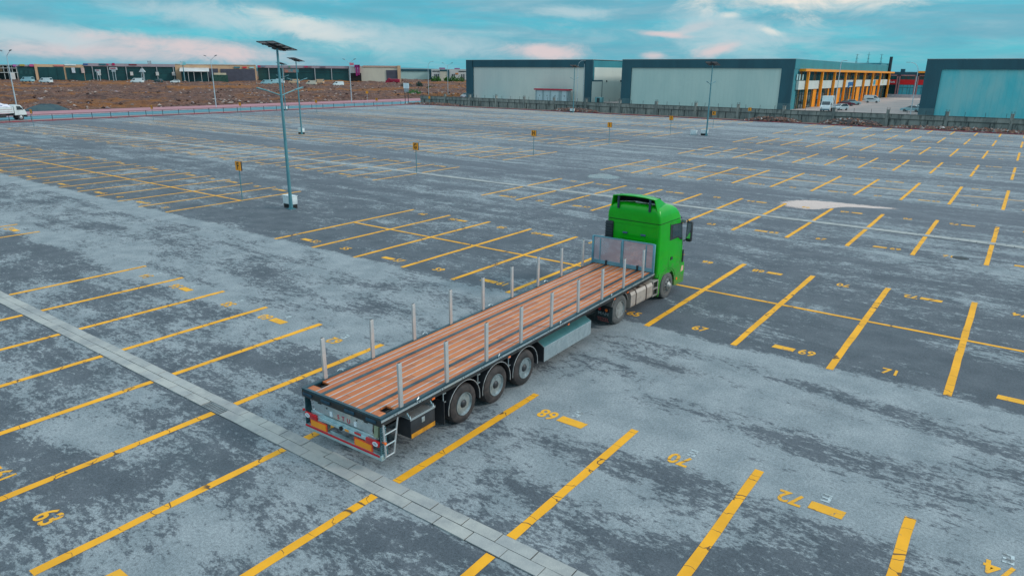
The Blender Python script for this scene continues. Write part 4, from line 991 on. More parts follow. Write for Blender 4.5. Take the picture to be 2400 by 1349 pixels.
def heap(x0, x1, h, seed, lab, red=False):
    rnd = random.Random(seed); b = MB(); n = int((x1 - x0) * 26); base = [(1, 0, 0), (-1, 0, 0), (0, 1, 0), (0, -1, 0), (0, 0, 1), (0, 0, -1)]; fcs = [(0, 2, 4), (2, 1, 4), (1, 3, 4), (3, 0, 4), (2, 0, 5), (1, 2, 5), (3, 1, 5), (0, 3, 5)]
    nx, ny = 26, 8; vs = []
    for i in range(nx + 1):
        for j in range(ny + 1):
            x = x0 + (x1 - x0) * i / nx; q = j / ny; y = curb_y(x) + .6 + q * 3.7
            e = math.sin(math.pi * i / nx) ** .5 if 0 < i < nx else 0
            z = e * h * math.sin(math.pi * min(1, q * .75 + .02)) * (.55 + .6 * mnoise.noise(Vector((x * .5, y * .7, seed))) + .3) + .02
            vs.append((x, y, max(z, .015)))
    b.add(vs, [(i * (ny + 1) + j, (i + 1) * (ny + 1) + j, (i + 1) * (ny + 1) + j + 1, i * (ny + 1) + j + 1) for i in range(nx) for j in range(ny)], True)
    for _ in range(n):
        x = rnd.uniform(x0, x1); q = rnd.random(); y = curb_y(x) + .5 + q * 3.4; e = math.sin(math.pi * (x - x0) / (x1 - x0)) ** .6
        s_ = rnd.choice((.12, .18, .28, .4)); z = e * h * math.sin(math.pi * min(1, q * .75 + .02)) * .8
        b.add([(p[0] * s_ * rnd.uniform(.6, 1.6), p[1] * s_ * rnd.uniform(.6, 1.5), p[2] * s_ * rnd.uniform(.4, .9)) for p in base], fcs, False, T(x, y, z + .05) @ RZ(rnd.uniform(0, 6)))
    g = NG('heap_rubble'); isl = g.g.outputs['Random Per Island']; nn = g.noise(g.g.outputs['Position'], .9, 6, .7)
    c = g.ramp(isl, [(0, (.20, .085, .055)), (.3, (.12, .07, .055)), (.52, (.28, .27, .26)), (.62, (.03, .04, .045)), (.82, (.22, .12, .08)), (.95, (.55, .58, .58)), (.98, (.10, .18, .20))], 'CONSTANT')
    g.set('Base Color', g.mix(g.smooth(nn, .3, .7, .0, .6), c, (.13, .075, .06))); g.set('Roughness', .95)
    tag(b.build('rubble_heap', g.m, fix=False), lab, 'rubble', None, 'stuff')
heap(-57, -46, .8, 1, 'rubble heap at the wall foot behind the fourth solar lamp'); heap(-13, -3.5, .8, 2, 'rubble heap at the wall foot in front of the orange fronted building')
heap(0, 9.5, 1.2, 3, 'tallest rubble heap with white sheets at the wall foot below the yard entrance'); heap(11, 32, .45, 4, 'low rubble strewn along the wall foot below the right warehouse'); heap(-104, -86, .45, 5, 'low debris scattered at the left end of the concrete wall')

# ================================================================== warehouses beyond the wall
def facade(name, c1, c2, rib=0.0):
    g = NG(name); P = g.tc.outputs['Object']; n = g.noise(P, .25, 7, .62, .2, (1, 1, .35)); st = g.noise(P, .9, 7, .7, .1, (1.6, 1.6, .09))
    base = g.mix(g.smooth(n, .35, .68), c1, c2); base = g.mix(g.M('MULTIPLY', g.smooth(st, .56, .72), .16), base, tuple(x * .62 for x in c1))
    g.set('Base Color', base); g.set('Roughness', .55)
    if rib:
        sep = g.N.new('ShaderNodeSeparateXYZ'); g.L.new(P, sep.inputs[0]); w = g.M('ABSOLUTE', g.M('SUBTRACT', g.M('FRACT', g.M('DIVIDE', g.M('ADD', sep.outputs[0], sep.outputs[1]), rib)), .5))
        g.bump(g.smooth(w, .40, .48), .03, .6); g.set('Base Color', g.mix(g.M('MULTIPLY', g.smooth(w, .44, .49), .10), base, tuple(x * .45 for x in c1)))
    return g.m
PANEL_A = facade('pale_sandwich_panel', (.58, .62, .56), (.53, .58, .53), 1.1); PANEL_B = facade('pale_teal_sandwich_panel', (.44, .58, .54), (.39, .54, .51), 1.1); PANEL_C = facade('teal_sandwich_panel', (.06, .46, .52), (.20, .50, .52), 1.1)
ANTH = facade('anthracite_cladding', (.012, .085, .115), (.009, .065, .09), .5); ANTH_L = facade('teal_side_cladding', (.03, .24, .28), (.025, .20, .24), .9); PLINTH = pm('plinth_cladding', (.06, .14, .16), (.045, .11, .13), .5, .6)
ROOFM = pm('roof_membrane', (.40, .44, .45), (.32, .36, .37), .2, .8)
ORANGE = pm('orange_facade_paint', (.95, .33, .008), (.88, .29, .008), .6, .45); WHITEB = pm('white_facade_band', (.62, .66, .62), (.54, .60, .57), .5, .5)
SHOPGL = pm('shop_glass', (.012, .05, .055), (.02, .09, .095), .35, .05, spec=.8); MULL = pm('dark_mullion', (.012, .03, .035), (.01, .02, .025), 1, .4)
def warehouse(name, lab, x0, x1, y0, y1, h, panel, fl, fr, ft):
    """dark frame standing proud round a pale panel on the front; returns the empty at its front left foot"""
    root = thing(name, lab, 'warehouse', (x0, y0, 0)); w, d = x1 - x0, y1 - y0
    b = MB(); b.box((w / 2, .55 + (d - .55) / 2, h / 2 - .1), (w - .02, d - .55, h - .2)); b.build('wall', ANTH_L, root)
    b = MB(); b.box((fl / 2, .28, h / 2), (fl, .56, h)); b.box((w - fr / 2, .28, h / 2), (fr, .56, h)); b.box((w / 2, .28, h - ft / 2), (w - fl - fr, .56, ft)); b.build('front_frame', ANTH, root)
    b = MB(); b.box((fl + (w - fl - fr) / 2, .42, (h - ft) / 2), (w - fl - fr, .20, h - ft)); b.build('front_panel', panel, root)
    b = MB(); b.box((fl / 2, -.02, .75), (fl + .02, .06, 1.5)); b.box((w - fr / 2, -.02, .75), (fr + .02, .06, 1.5)); split_build(b, 'plinth', PLINTH, root)
    b = MB(); b.box((w / 2, d / 2, h + .04), (w + .12, d + .12, .10)); b.build('roof_edge', ROOFM, root)
    return root
B1 = warehouse('warehouse', 'left dark framed warehouse with a pale panel and a side wall door', -120.0, -73.2, 164.5, 290, 11.75, PANEL_A, 2.9, 2.5, 2.1)
b = MB(); b.box((46.86, 63, 4.85), (.12, 124, 9.7)); sw = b.build('side_panel', PANEL_A, B1)
b = MB(); b.box((46.95, 2.5, 3.1), (.10, 6.6, 6.2)); dr = b.build('side_door', ANTH, B1); b = MB(); b.box((47.02, 2.5, 2.95), (.06, 5.7, 5.7)); b.build('door_leaf', PANEL_A, dr)
b = MB()
for y in (8.2, 17.0): b.box((47.0, y, 5.9), (.2, .4, .5))
split_build(b, 'wall_lamp', PLASTIC, B1)
b = MB(); b.tube([(44.15, -.12, 0), (44.15, -.12, 10.6)], .09, 6); b.build('downpipe', GALV, B1)
B2 = warehouse('warehouse', 'middle dark framed warehouse with an orange and white shop front on its right side', -64.3, -18.3, 165.3, 301, 11.75, PANEL_B, 2.9, 2.9, 2.15)
b = MB()
W2 = 46.0
b.box((W2 + .06, 68, 10.65), (.14, 135.4, 2.3)); b.build('side_fascia', ANTH_L, B2)
b = MB(); b.box((W2 + .75, 70.4, 9.28), (1.55, 131, .60)); b.build('canopy', ORANGE, B2)
b = MB(); b.box((W2 + .12, 68.5, 7.9), (.10, 129, 2.2)); b.build('upper_window', SHOPGL, B2)
b = MB(); b.box((W2 + .35, 68.5, 5.7), (.6, 130.6, 2.08)); wb = b.build('white_band', WHITEB, B2)
b = MB(); b.box((W2 + .10, 68.5, 2.35), (.06, 129, 4.6)); sg = b.build('shop_window', SHOPGL, B2)
b = MB()
for i in range(60): b.box((W2 + .16, 5 + i * 2.15, 2.3), (.08, .14, 4.5))
b.box((W2 + .15, 68.5, 3.4), (.06, 128, .12)); b.build('window_mullion', MULL, sg)
b = MB()
for i in range(44): b.box((W2 + .19, 5 + i * 2.95, 7.85), (.06, .12, 2.1))
b.build('upper_mullion', MULL, B2)
for i in range(9):
    b = MB(); y = 9.5 + i * 14.2 if i < 8 else 128.0; b.box((W2 + 1.05, y, 4.5), (.55, .75, 9.0)); b.build('column', ORANGE, B2)
for i, wd in ((1, 3.6), (2, 1.6), (3, 4.2), (4, 1.4), (5, 5.4), (6, 3.0), (7, 5.2)):
    y = 9.5 + i * 14.2; b = MB(); b.box((W2 + .20, y - wd / 2 - .4, 2.35), (.14, wd, 4.6)); b.build('orange_panel', ORANGE, B2)
b = MB()
for y in (3.0, 5.2, 8.0): b.box((W2 + .22, y, 7.6), (.04, 1.2, 1.4))
split_build(b, 'window_blind', pm('pale_blind', (.35, .55, .56), (.3, .48, .5), 2, .6), B2)
b = MB(); b.text('gess', 2.3, T(W2 + .67, 62.5, 5.75) @ RZ(R(90)) @ RX(R(90)), .05, .04, 1.9); b.build('blue_shop_lettering', pm('blue_sign', (.01, .16, .42), (.01, .13, .36), 2, .4), wb)
b = MB(); b.box((W2 + .68, 107.2, 5.7), (.06, 7.0, 1.9)); og = b.build('orange_shop_sign', ORANGE, wb)
b = MB(); b.lathe([(0, .01), (0, .85), (.06, .85), (.06, .01)], 20, 'X', T(W2 + .70, 101.6, 5.8) @ Matrix.Diagonal((1, 2.2, 1, 1))); b.build('round_shop_sign', pm('cyan_sign', (.03, .38, .50), (.02, .3, .42), 2, .4), wb)
b = MB(); b.box((W2 + .68, 118.5, 5.9), (.05, 1.6, 1.2)); b.build('small_yellow_sign', pm('pale_yellow_sign', (.62, .55, .25), (.5, .45, .2), 2, .5), wb)
b = MB(); b.box((W2 - 6, 124, 12.1), (11.6, 19, .9)); b.build('roof_box', ANTH_L, B2)
b = MB(); b.tube([(W2 + .55, 129.0, 0), (W2 + .55, 129.0, 15.0)], .55, 12); b.build('flue_pipe', pm('black_flue', (.012, .03, .045), (.01, .02, .03), 1, .5), B2)
B3 = warehouse('warehouse', 'right dark framed warehouse with a large teal panel cut by the frame edge', 9.5, 74, 162.7, 280, 11.55, PANEL_C, 3.0, 3.0, 2.05)
# far red fronted shops at the end of the yard
RS = thing('red_shop', 'dark shop block with red sign bands closing the far end of the yard', 'shop', (-24, 305, 0))
b = MB(); b.box((32, 15, 4.75), (64, 30, 9.5)); b.build('wall', ANTH, RS)
PINKF = pm('salmon_frame', (.45, .20, .20), (.38, .16, .17), .6, .5); REDB = pm('red_sign_band', (.70, .006, .012), (.6, .005, .01), .5, .4)
for i, x in enumerate((5.2, 11.6, 18.0, 24.4)):
    b = MB(); b.box((x, -.15, 8.25), (6.0, .3, .45)); b.box((x - 2.8, -.15, 4.3), (.45, .3, 8.4)); b.box((x + 2.8, -.15, 4.3), (.45, .3, 8.4)); b.build('shop_frame', PINKF, RS)
    b = MB(); b.box((x, -.08, 7.35), (5.1, .12, 1.3)); b.build('upper_window', SHOPGL, RS)
    b = MB(); b.box((x, -.10, 5.75), (5.1, .2, 1.85)); rb = b.build('sign_band', REDB, RS)
    if i == 0: t = MB(); t.text('Supersek', 1.1, T(x + .2, -.23, 5.8) @ RX(R(90)), .03, .02, .95); t.build('shop_lettering', pm('white_lettering', (.8, .8, .8), (.7, .7, .7), 3, .5), rb)
    b = MB(); b.box((x, -.08, 2.9), (5.1, .12, 3.6)); wn = b.build('shop_window', SHOPGL if i == 0 else pm('bright_shop_glass', (.06, .42, .50), (.05, .34, .42), .5, .1), RS)
    b = MB()
    for q in (-1.2, .4, 1.3): b.box((x + q, -.16, 2.9), (.10, .06, 3.6))
    b.box((x, -.16, 3.7), (5.1, .06, .10)); b.build('window_mullion', MULL, wn)
b = MB(); b.box((32, -1.0, .55), (64, 2.0, 1.1)); b.build('platform', pm('pale_platform', (.55, .50, .52), (.45, .4, .43), .5, .8), RS)
b = MB(); b.box((8.6, 6, 10.1), (1.5, 1.5, 1.2)); b.build('roof_fan', ANTH, RS)
b = MB(); b.box((19.5, -1.0, 9.55), (9.0, 2.0, .7)); b.build('canopy', ORANGE, RS)
# transformer kiosk with a red roof
TK = thing('transformer_kiosk', 'pale grey kiosk of door panels under a flat red roof before the left warehouse', 'kiosk', (-90.6, 161.4, 0))
b = MB(); b.box((5.6, .9, 1.65), (11.2, 1.7, 3.3)); b.build('kiosk_body', pm('kiosk_grey', (.26, .36, .38), (.22, .31, .33), 1, .5), TK)
b = MB(); b.box((5.6, .9, 3.45), (11.9, 2.5, .38)); b.build('kiosk_roof', pm('red_roof_sheet', (.45, .02, .05), (.38, .02, .045), 1, .5), TK)
for x, w in ((1.5, 1.9), (4.1, 1.9), (6.9, 2.6), (10.1, 1.5)):
    b = MB(); b.box((x, .02, 1.6), (w, .08, 3.1)); d_ = b.build('kiosk_door', pm('kiosk_door_grey', (.42, .54, .56), (.36, .47, .5), 1, .5), TK); b = MB(); b.box((x + .1, -.04, 1.7), (.2, .05, .3)); b.build('vent', PLASTIC, d_)
for x, y, lab in ((-70.6, 170.5, 'small cabinet unit beside the side door of the left warehouse'),):
    r = thing('cabinet', lab, 'cabinet', (x, y - 6, 0)); b = MB(); b.box((0, 0, .8), (2.2, 1.2, 1.6), None, .05); bb = b.build('cabinet_body', pm('cabinet_teal', (.12, .30, .32), (.1, .25, .27), 1, .5), r); b = MB(); b.box((.0, -.62, .8), (.9, .05, 1.2)); b.build('cabinet_door', MULL, r)

# pylons far behind
for u, vt in ((2004, 131), (2031, 128), (2061, 132)):
    p = far_at(u, 900); r = thing('lattice_pylon', {2004: 'left', 2031: 'middle', 2061: 'right'}[u] + ' lattice pylon of the three rising over the orange fronted building', 'pylon', tuple(p), 0, 'lattice pylons on the skyline'); b = MB()
    for sx in (-1, 1):
        for sy in (-1, 1): b.tube([(sx * 2, sy * 2, 0), (sx * .6, sy * .6, 22), (0, 0, 33 if u == 2031 else 31)], .10, 4)
    for z in range(0, 30, 3):
        q = 2 - 1.4 * min(z, 22) / 22; b.tube([(-q, -q, z), (q, q, z + 3)], .07, 4); b.tube([(q, -q, z), (-q, q, z + 3)], .07, 4)
    b.build('tower', pm('pylon_steel', (.10, .22, .25), (.08, .18, .2), 1, .6), r)
    b = MB()
    for z in (22, 26, 30): b.tube([(-1.7, -1, z), (0, 0, z + .4), (1.7, 1, z)], .09, 4)
    b.build('cross_arm', bpy.data.materials['pylon_steel'], r)

# ================================================================== vehicles in the yard and on the road
CARW = pm('white_car_paint', (.68, .76, .77), (.60, .68, .70), 1, .3, coat=.4); CARR = pm('wine_red_car_paint', (.16, .008, .03), (.12, .006, .025), 1, .3, coat=.4); CARB = pm('pale_blue_car_paint', (.30, .52, .56), (.25, .45, .5), 1, .3, coat=.4)
TYRE_S = pm('car_tyre', (.02, .02, .022), (.04, .04, .04), 4, .8); HUBC = pm('hubcap', (.45, .5, .52), (.3, .34, .36), 4, .35, .5)
def car(name, lab, cat, x, y, rz, paint, kind='sedan', z=0.02, group='vehicles parked in the yard'):
    """front towards local +y"""
    r = thing(name, lab, cat, (x, y, z), rz, group)
    if kind == 'van': low = [(-2.4, .35), (-2.45, .9), (-2.4, 1.15), (2.0, 1.15), (2.45, .95), (2.55, .6), (2.5, .35)]; cab = [(-2.38, 1.15), (-2.3, 2.0), (-2.1, 2.08), (.9, 2.06), (1.2, 1.95), (2.05, 1.15)]; w = .92
    elif kind == 'hatch': low = [(-1.95, .3), (-2.0, .75), (-1.93, .95), (1.1, .95), (1.9, .78), (2.0, .5), (1.95, .3)]; cab = [(-1.93, .95), (-1.55, 1.44), (-1.2, 1.5), (.15, 1.48), (1.12, .95)]; w = .84
    else: low = [(-2.2, .3), (-2.25, .7), (-2.2, .92), (1.2, .92), (2.1, .76), (2.25, .5), (2.2, .3)]; cab = [(-1.75, .92), (-1.1, 1.38), (-.8, 1.43), (.2, 1.42), (1.2, .92)]; w = .86
    b = MB(); n = len(low); R0 = [[(sx * w * k, p[0], p[1]) for p in low] for sx, k in ((-1, .93), (-1, 1), (1, 1), (1, .93))]
    R0[0] = [(-w, p[0] * .97, .3 + (p[1] - .3) * .9) for p in low]; R0[1] = [(-w * .93, p[0], p[1]) for p in low]; R0[2] = [(w * .93, p[0], p[1]) for p in low]; R0[3] = [(w, p[0] * .97, .3 + (p[1] - .3) * .9) for p in low]
    b.lofts(R0, True, True); b.build('body', paint, r)
    top = max(p[1] for p in cab); base = min(p[1] for p in cab)
    ring = lambda sx, k: [(sx * (w * .95 - .16 * (p[1] - base) / (top - base)) , p[0], p[1]) for p in cab]
    b = MB(); b.lofts([ring(-1, 1), ring(1, 1)], True, False); cb = b.build('cabin', paint, r)
    # windows set proud of the cabin
    def inset(poly, q=.86):
        cx = sum(p[0] for p in poly) / len(poly); cz = sum(p[1] for p in poly) / len(poly) + .02; return [(cx + (p[0] - cx) * q, cz + (p[1] - cz) * q) for p in poly]
    win = inset(cab)
    if kind == 'van': win = [(.55, 1.25), (.55, 1.85), (1.05, 1.85), (1.75, 1.25)]
    for sx in (-1, 1):
        b = MB(); f = lambda p: (sx * (w * .95 - .16 * (p[1] - base) / (top - base) + .012), p[0], p[1])
        b.add([f(p) for p in win], [tuple(range(len(win)))]); b.build('side_window', GLASS_M, cb, fix=False)
    fr0, fr1 = cab[-1], cab[-2]; rr0, rr1 = cab[0], cab[1]
    for a, q, nm in ((fr0, fr1, 'windscreen'), (rr0, rr1, 'rear_window')):
        dy = .015 if nm == 'windscreen' else -.015; pts = []
        for t, sx in ((.1, -1), (.1, 1), (.92, 1), (.92, -1)):
            yy, zz = a[0] + (q[0] - a[0]) * t, a[1] + (q[1] - a[1]) * t; pts.append((sx * (w * .95 - .16 * (zz - base) / (top - base) - .10), yy + dy, zz + .015))
        b = MB(); b.quad(*pts); b.build(nm, GLASS_M, cb, fix=False)
    wr = .34 if kind == 'van' else .31; wb = (1.55, -1.5) if kind == 'van' else (1.25, -1.25)
    for yy in wb:
        for sx in (-1, 1):
            b = MB(); b.lathe([(sx * (w - .20), wr * .6), (sx * (w - .20), wr), (sx * (w - .01), wr), (sx * (w + .015), wr * .8), (sx * (w + .015), wr * .62)], 18, 'X', T(0, yy, wr)); t = b.build('wheel', TYRE_S, r)
            b = MB(); b.lathe([(sx * (w + .0), wr * .64), (sx * (w + .02), wr * .6), (sx * (w + .01), wr * .3), (sx * (w + .01), .01)], 14, 'X', T(0, yy, wr)); b.build('hubcap', HUBC, t)
    yf = low[-2][0] * .985; yb = low[1][0] * .99; zl = low[-3][1] - .12
    for sx in (-1, 1):
        b = MB(); b.box((sx * w * .72, yf - .02, zl - .05), (.30, .10, .13), None, .03); b.build('headlight', CLEAR_L, r)
        b = MB(); b.box((sx * w * .76, yb + .03, low[1][1] + .02), (.24, .10, .16), None, .03); b.build('tail_light', RED_L, r)
    b = MB(); b.box((0, yf, .42), (w * 1.7, .10, .16), None, .03); b.build('bumper', PLASTIC, r)
    return r
car('parked_car', 'wine red car parked along the orange shop front', 'car', -12.6, 200.5, R(-72), CARR, 'sedan')
car('parked_car', 'pale car partly hidden behind the wine red car', 'car', -12.6, 209, R(-60), CARB, 'hatch')
car('parked_car', 'white hatchback parked in front of the white van by the shop front', 'car', -11.4, 231.5, R(-84), CARW, 'hatch')
car('parked_van', 'white panel van parked behind the white hatchback by the shop front', 'van', -13.2, 240.5, R(-78), CARW, 'van')
car('parked_car', 'white car half hidden behind the white box truck', 'car', -8.3, 172.5, R(150), CARW, 'hatch')
car('parked_car', 'pale blue saloon beside the left edge of the right warehouse', 'car', 6.2, 178.0, R(86), CARB, 'sedan')
car('parked_van', 'white van behind the pale blue saloon at the right warehouse', 'van', 8.2, 186.5, R(88), CARW, 'van')
car('parked_car', 'white hatchback parked at the left end of the left warehouse', 'car', -122.6, 167.3, R(70), CARW, 'hatch')
def box_truck():
    r = thing('box_truck', 'white box truck facing the lot beside the orange fronted building', 'truck', (-9.4, 163.4, .02), R(186))
    b = MB(); b.box((0, -1.4, 2.25), (2.2, 4.4, 2.5), None, .03); bx = b.build('cargo_box', CARW, r)
    b = MB(); b.prism([(1.0, .45), (1.0, 2.35), (1.5, 2.4), (2.2, 1.55), (2.95, 1.35), (3.1, .9), (3.05, .4)], -1.0, 1.0, 'X'); cb = b.build('cab', CARW, r)
    b = MB(); b.prism([(1.60, 2.28), (2.20, 1.60), (2.24, 1.64), (1.64, 2.32)], -.86, .86, 'X'); b.build('windscreen', GLASS_M, cb)
    for sx in (-1, 1):
        b = MB(); b.prism([(1.15, 1.5), (1.15, 2.15), (1.5, 2.15), (2.0, 1.5)], sx * 1.0, sx * 1.015, 'X'); b.build('side_window', GLASS_M, cb)
        b = MB(); b.box((sx * .78, 3.02, .98), (.35, .14, .20), None, .03); b.build('headlight', CLEAR_L, cb)
        b = MB(); b.box((sx * 1.18, 2.05, 1.75), (.14, .12, .35), None, .03); b.build('mirror', PLASTIC, cb)
    b = MB(); b.box((0, 3.05, .55), (2.0, .16, .34), None, .04); b.build('bumper', pm('blue_grey_bumper', (.10, .2, .24), (.08, .16, .2), 2, .5), r)
    b = MB(); b.box((0, -.6, .62), (.9, 6.4, .22)); b.build('chassis', BLACK_M, r)
    for sx in (-1, 1):
        # vehicle picture on the box side: abstract dark print with a sweeping line
        b = MB(); X = sx * 1.104
        for yy, zz, a, h in ((-1.0, 2.75, .28, .42), (-1.5, 2.6, .22, .36), (-1.25, 3.05, .30, .18)):
            b.lathe([(X, .01), (X, a), (X + sx * .004, a), (X + sx * .004, .01)], 12, 'X', T(0, yy, zz))
        b.build('side_print', pm('dark_print', (.05, .09, .09), (.03, .05, .05), 3, .5), bx)
        b = MB(); b.tube([(sx * 1.105, .7, 1.1), (sx * 1.105, -.4, 1.35), (sx * 1.105, -1.6, 1.7), (sx * 1.105, -2.6, 2.4)], .05, 6); b.build('side_stripe', pm('dark_print_line', (.04, .08, .09), (.03, .05, .05), 3, .5), bx)
        for y in (2.05, -2.4): b = MB(); b.lathe([(sx * .72, .2), (sx * .72, .40), (sx * .98, .40), (sx * 1.0, .34), (sx * .98, .22), (sx * .97, .01)], 18, 'X', T(0, y, .40)); b.build('wheel', TYRE_S, r)
box_truck()
def cargo_truck():
    r = thing('cargo_truck', 'white open sided cargo truck with a lumpy load on the road at the far left', 'truck', (-104.7, 30.3, .02), R(2))
    wp = pm('white_truck_paint', (.66, .72, .72), (.52, .58, .58), 1, .5); st = pm('red_brown_line', (.36, .12, .12), (.28, .1, .1), 3, .6)
    b = MB(); b.box((0, -2.4, 1.62), (2.3, 6.0, .95)); bd = b.build('cargo_bed', wp, r)
    b = MB()
    for z in (1.35, 1.72): b.box((1.156, -2.4, z), (.012, 5.9, .05)); b.box((-1.156, -2.4, z), (.012, 5.9, .05))
    split_build(b, 'side_stripe', st, bd)
    b = MB()
    for y in (-5.2, -3.4, -1.6, .4): b.box((1.17, y, 1.75), (.06, .10, 1.2)); b.box((-1.17, y, 1.75), (.06, .10, 1.2))
    split_build(b, 'side_post', wp, bd)
    rnd = random.Random(4); b = MB(); nx, ny = 24, 10; vs = []
    for i in range(nx + 1):
        for j in range(ny + 1):
            x = -1.1 + 2.2 * j / ny; y = -5.3 + 5.8 * i / nx; e = (math.sin(math.pi * j / ny) ** .4) * (math.sin(math.pi * i / nx) ** .2 if 0 < i < nx else 0)
            vs.append((x, y, 2.08 + e * (.55 + .28 * mnoise.noise(Vector((x * 2, y * 2, 3))))))
    b.add(vs, [(i * (ny + 1) + j, (i + 1) * (ny + 1) + j, (i + 1) * (ny + 1) + j + 1, i * (ny + 1) + j + 1) for i in range(nx) for j in range(ny)], True)
    ld = b.build('load_cover', pm('pale_striped_cover', (.72, .70, .76), (.14, .20, .30), 1.6, .6, sc=(1, .7, 3), lo=.52, hi=.60), r)
    b = MB(); b.prism([(.75, .75), (.75, 2.25), (.95, 2.42), (1.7, 2.38), (2.25, 1.65), (2.42, 1.2), (2.42, .75)], -1.05, 1.05, 'X'); cb = b.build('cab', wp, r)
    for sx in (-1, 1):
        b = MB(); b.prism([(1.1, 1.62), (1.1, 2.2), (1.62, 2.2), (2.02, 1.62)], sx * 1.05, sx * 1.065, 'X'); b.build('side_window', GLASS_M, cb)
        b = MB(); b.box((sx * .8, 2.42, 1.05), (.3, .06, .2), None, .02); b.build('headlight', CLEAR_L, cb)
        b = MB(); b.box((sx * 1.25, 2.0, 1.9), (.1, .12, .4), None, .02); b.build('mirror', PLASTIC, cb)
        for y in (1.55, -3.4):
            b = MB(); b.lathe([(sx * .72, .2), (sx * .72, .42), (sx * 1.0, .42), (sx * 1.04, .36), (sx * 1.03, .26)], 18, 'X', T(0, y, .42)); t = b.build('wheel', TYRE_S, r)
            b = MB(); b.lathe([(sx * 1.02, .27), (sx * 1.05, .2), (sx * 1.04, .01)], 14, 'X', T(0, y, .42)); b.build('rim', HUBC, t)
    b = MB(); b.prism([(1.74, 2.34), (2.25, 1.68), (2.29, 1.71), (1.78, 2.37)], -.92, .92, 'X'); b.build('windscreen', GLASS_M, cb)
    b = MB(); b.box((0, 2.42, .68), (2.1, .2, .4), None, .05); b.build('bumper', PLASTIC, r)
    b = MB(); b.box((0, -1.6, .85), (1.0, 7.4, .3)); b.box((.9, -1.2, .75), (.3, 1.3, .5)); b.build('chassis', BLACK_M, r)
cargo_truck()
# dark soil mound beside the road
b = MB(); n = 24; rings = []
for q, z in ((1, 0), (.8, .45), (.5, .9), (.2, 1.15), (.02, 1.2)): rings.append([(q * 2.6 * math.cos(2 * math.pi * k / n) * (1 + .15 * mnoise.noise(Vector((k * .5, q, 1)))), q * 4.2 * math.sin(2 * math.pi * k / n) * (1 + .15 * mnoise.noise(Vector((k * .4, q, 5)))), z * (1 + .3 * mnoise.noise(Vector((k * .6, q * 3, 8))))) for k in range(n)])
b.lofts(rings, True, True); tag(b.build('soil_mound', pm('dark_teal_soil', (.03, .065, .085), (.05, .09, .10), .8, .9, bump=.05, bscale=4), loc=(-129.8, 45.5, .1)), 'dark bluish soil mound beside the pink pavement behind the cargo truck', 'mound', None, 'stuff')

# ================================================================== retail buildings beyond the rubble field
TAN = facade('tan_cladding', (.62, .40, .24), (.54, .34, .21)); GREYF = facade('grey_fascia', (.36, .29, .33), (.30, .25, .29)); CREAMW = facade('cream_wall', (.62, .56, .45), (.56, .50, .41)); GLF = pm('dark_shop_front', (.010, .05, .058), (.016, .075, .08), .12, .25)
OPEN_SHADE = pm('opening_shade', (.075, .075, .105), (.06, .06, .085), .4, .6); WHF = pm('white_retail_wall', (.60, .58, .56), (.5, .49, .48), .3, .6); MAG = pm('magenta_portal_paint', (.30, .012, .16), (.25, .01, .13), .5, .5)
def zpx(u, v, D):
    d = ray(u, v); h = math.hypot(d.x, d.y); return CAM.z + d.z / h * D
class Far:
    def __init__(s, name, lab, cat, u0, u1, D, group='retail buildings beyond the rubble field'):
        s.D = D; s.uc = (u0 + u1) / 2; p = far_at(s.uc, D); s.p = p
        f = Vector((p.x - CAM.x, p.y - CAM.y, 0)).normalized(); s.f = f; s.r = Vector((f.y, -f.x, 0))
        s.root = thing(name, lab, cat, tuple(p), math.atan2(s.r.y, s.r.x), group)
    def x(s, u):
        d = ray(u, 165); d = Vector((d.x, d.y, 0)); k = s.D / d.dot(s.f); q = Vector((CAM.x, CAM.y, 0)) + d * k - s.p; return q.dot(s.r)
    def z(s, v, u=None): return zpx(s.uc if u is None else u, v, s.D)
    def box(s, name, mat, u0, u1, v0, v1, y0, y1, parent=None, zb=None):
        x0, x1 = s.x(u0), s.x(u1); z1 = s.z(v0); z0 = s.z(v1) if zb is None else zb
        b = MB(); b.box(((x0 + x1) / 2, (y0 + y1) / 2, (z0 + z1) / 2), (x1 - x0, y1 - y0, z1 - z0)); return b.build(name, mat, parent or s.root)
def sign_on(F, u0, u1, v0, v1, c, par, y=-.5, nm='shop_sign'):
    key = 'sign_%d_%d_%d' % tuple(int(q * 100) for q in c); m = bpy.data.materials.get(key) or pm(key, c, tuple(q * .8 for q in c), .5, .5); return F.box(nm, m, u0, u1, v0, v1, y, y + .3, par)
D0 = 400
F = Far('shell_building', 'pale unfinished frame building at the far left edge beyond the field', 'building', -40, 41, D0)
cm = pm('shell_concrete', (.46, .50, .50), (.38, .42, .42), .3, .8)
for v in (152, 159, 169.5): F.box('floor_slab', cm, -40, 41, v, v + 1.4, 0, 14)
for u in (-38, -22, -8, 8, 18, 28, 38): F.box('column', cm, u, u + 1.6, 152, 0, .4, 1.4, None, 0)
F.box('back_wall', GLF, -40, 41, 152.6, 0, 8, 14, None, 0); F.box('tan_wall', TAN, -40, 6, 153.5, 168, 2, 8); sign_on(F, 32, 40, 151, 156, (.40, .12, .35), F.root)
F.box('low_wall', WHF, 22, 33, 171, 0, -1, 0, None, 0)
F = Far('glass_shop', 'dark glass shop block between the unfinished frame and the tan building', 'shop', 41, 82, D0); F.box('wall', GLF, 41, 82, 153, 0, .5, 26, None, 0)
f_ = F.box('fascia', GREYF, 41, 82, 152.2, 156, .1, .6); sign_on(F, 48, 60, 151, 155, (.45, .34, .06), f_); sign_on(F, 71, 81, 150.5, 156, (.55, .08, .22), f_)
for u in (46, 57, 66, 76): F.box('shop_window', SHOPGL, u, u + 6, 164, 174, .3, .6)
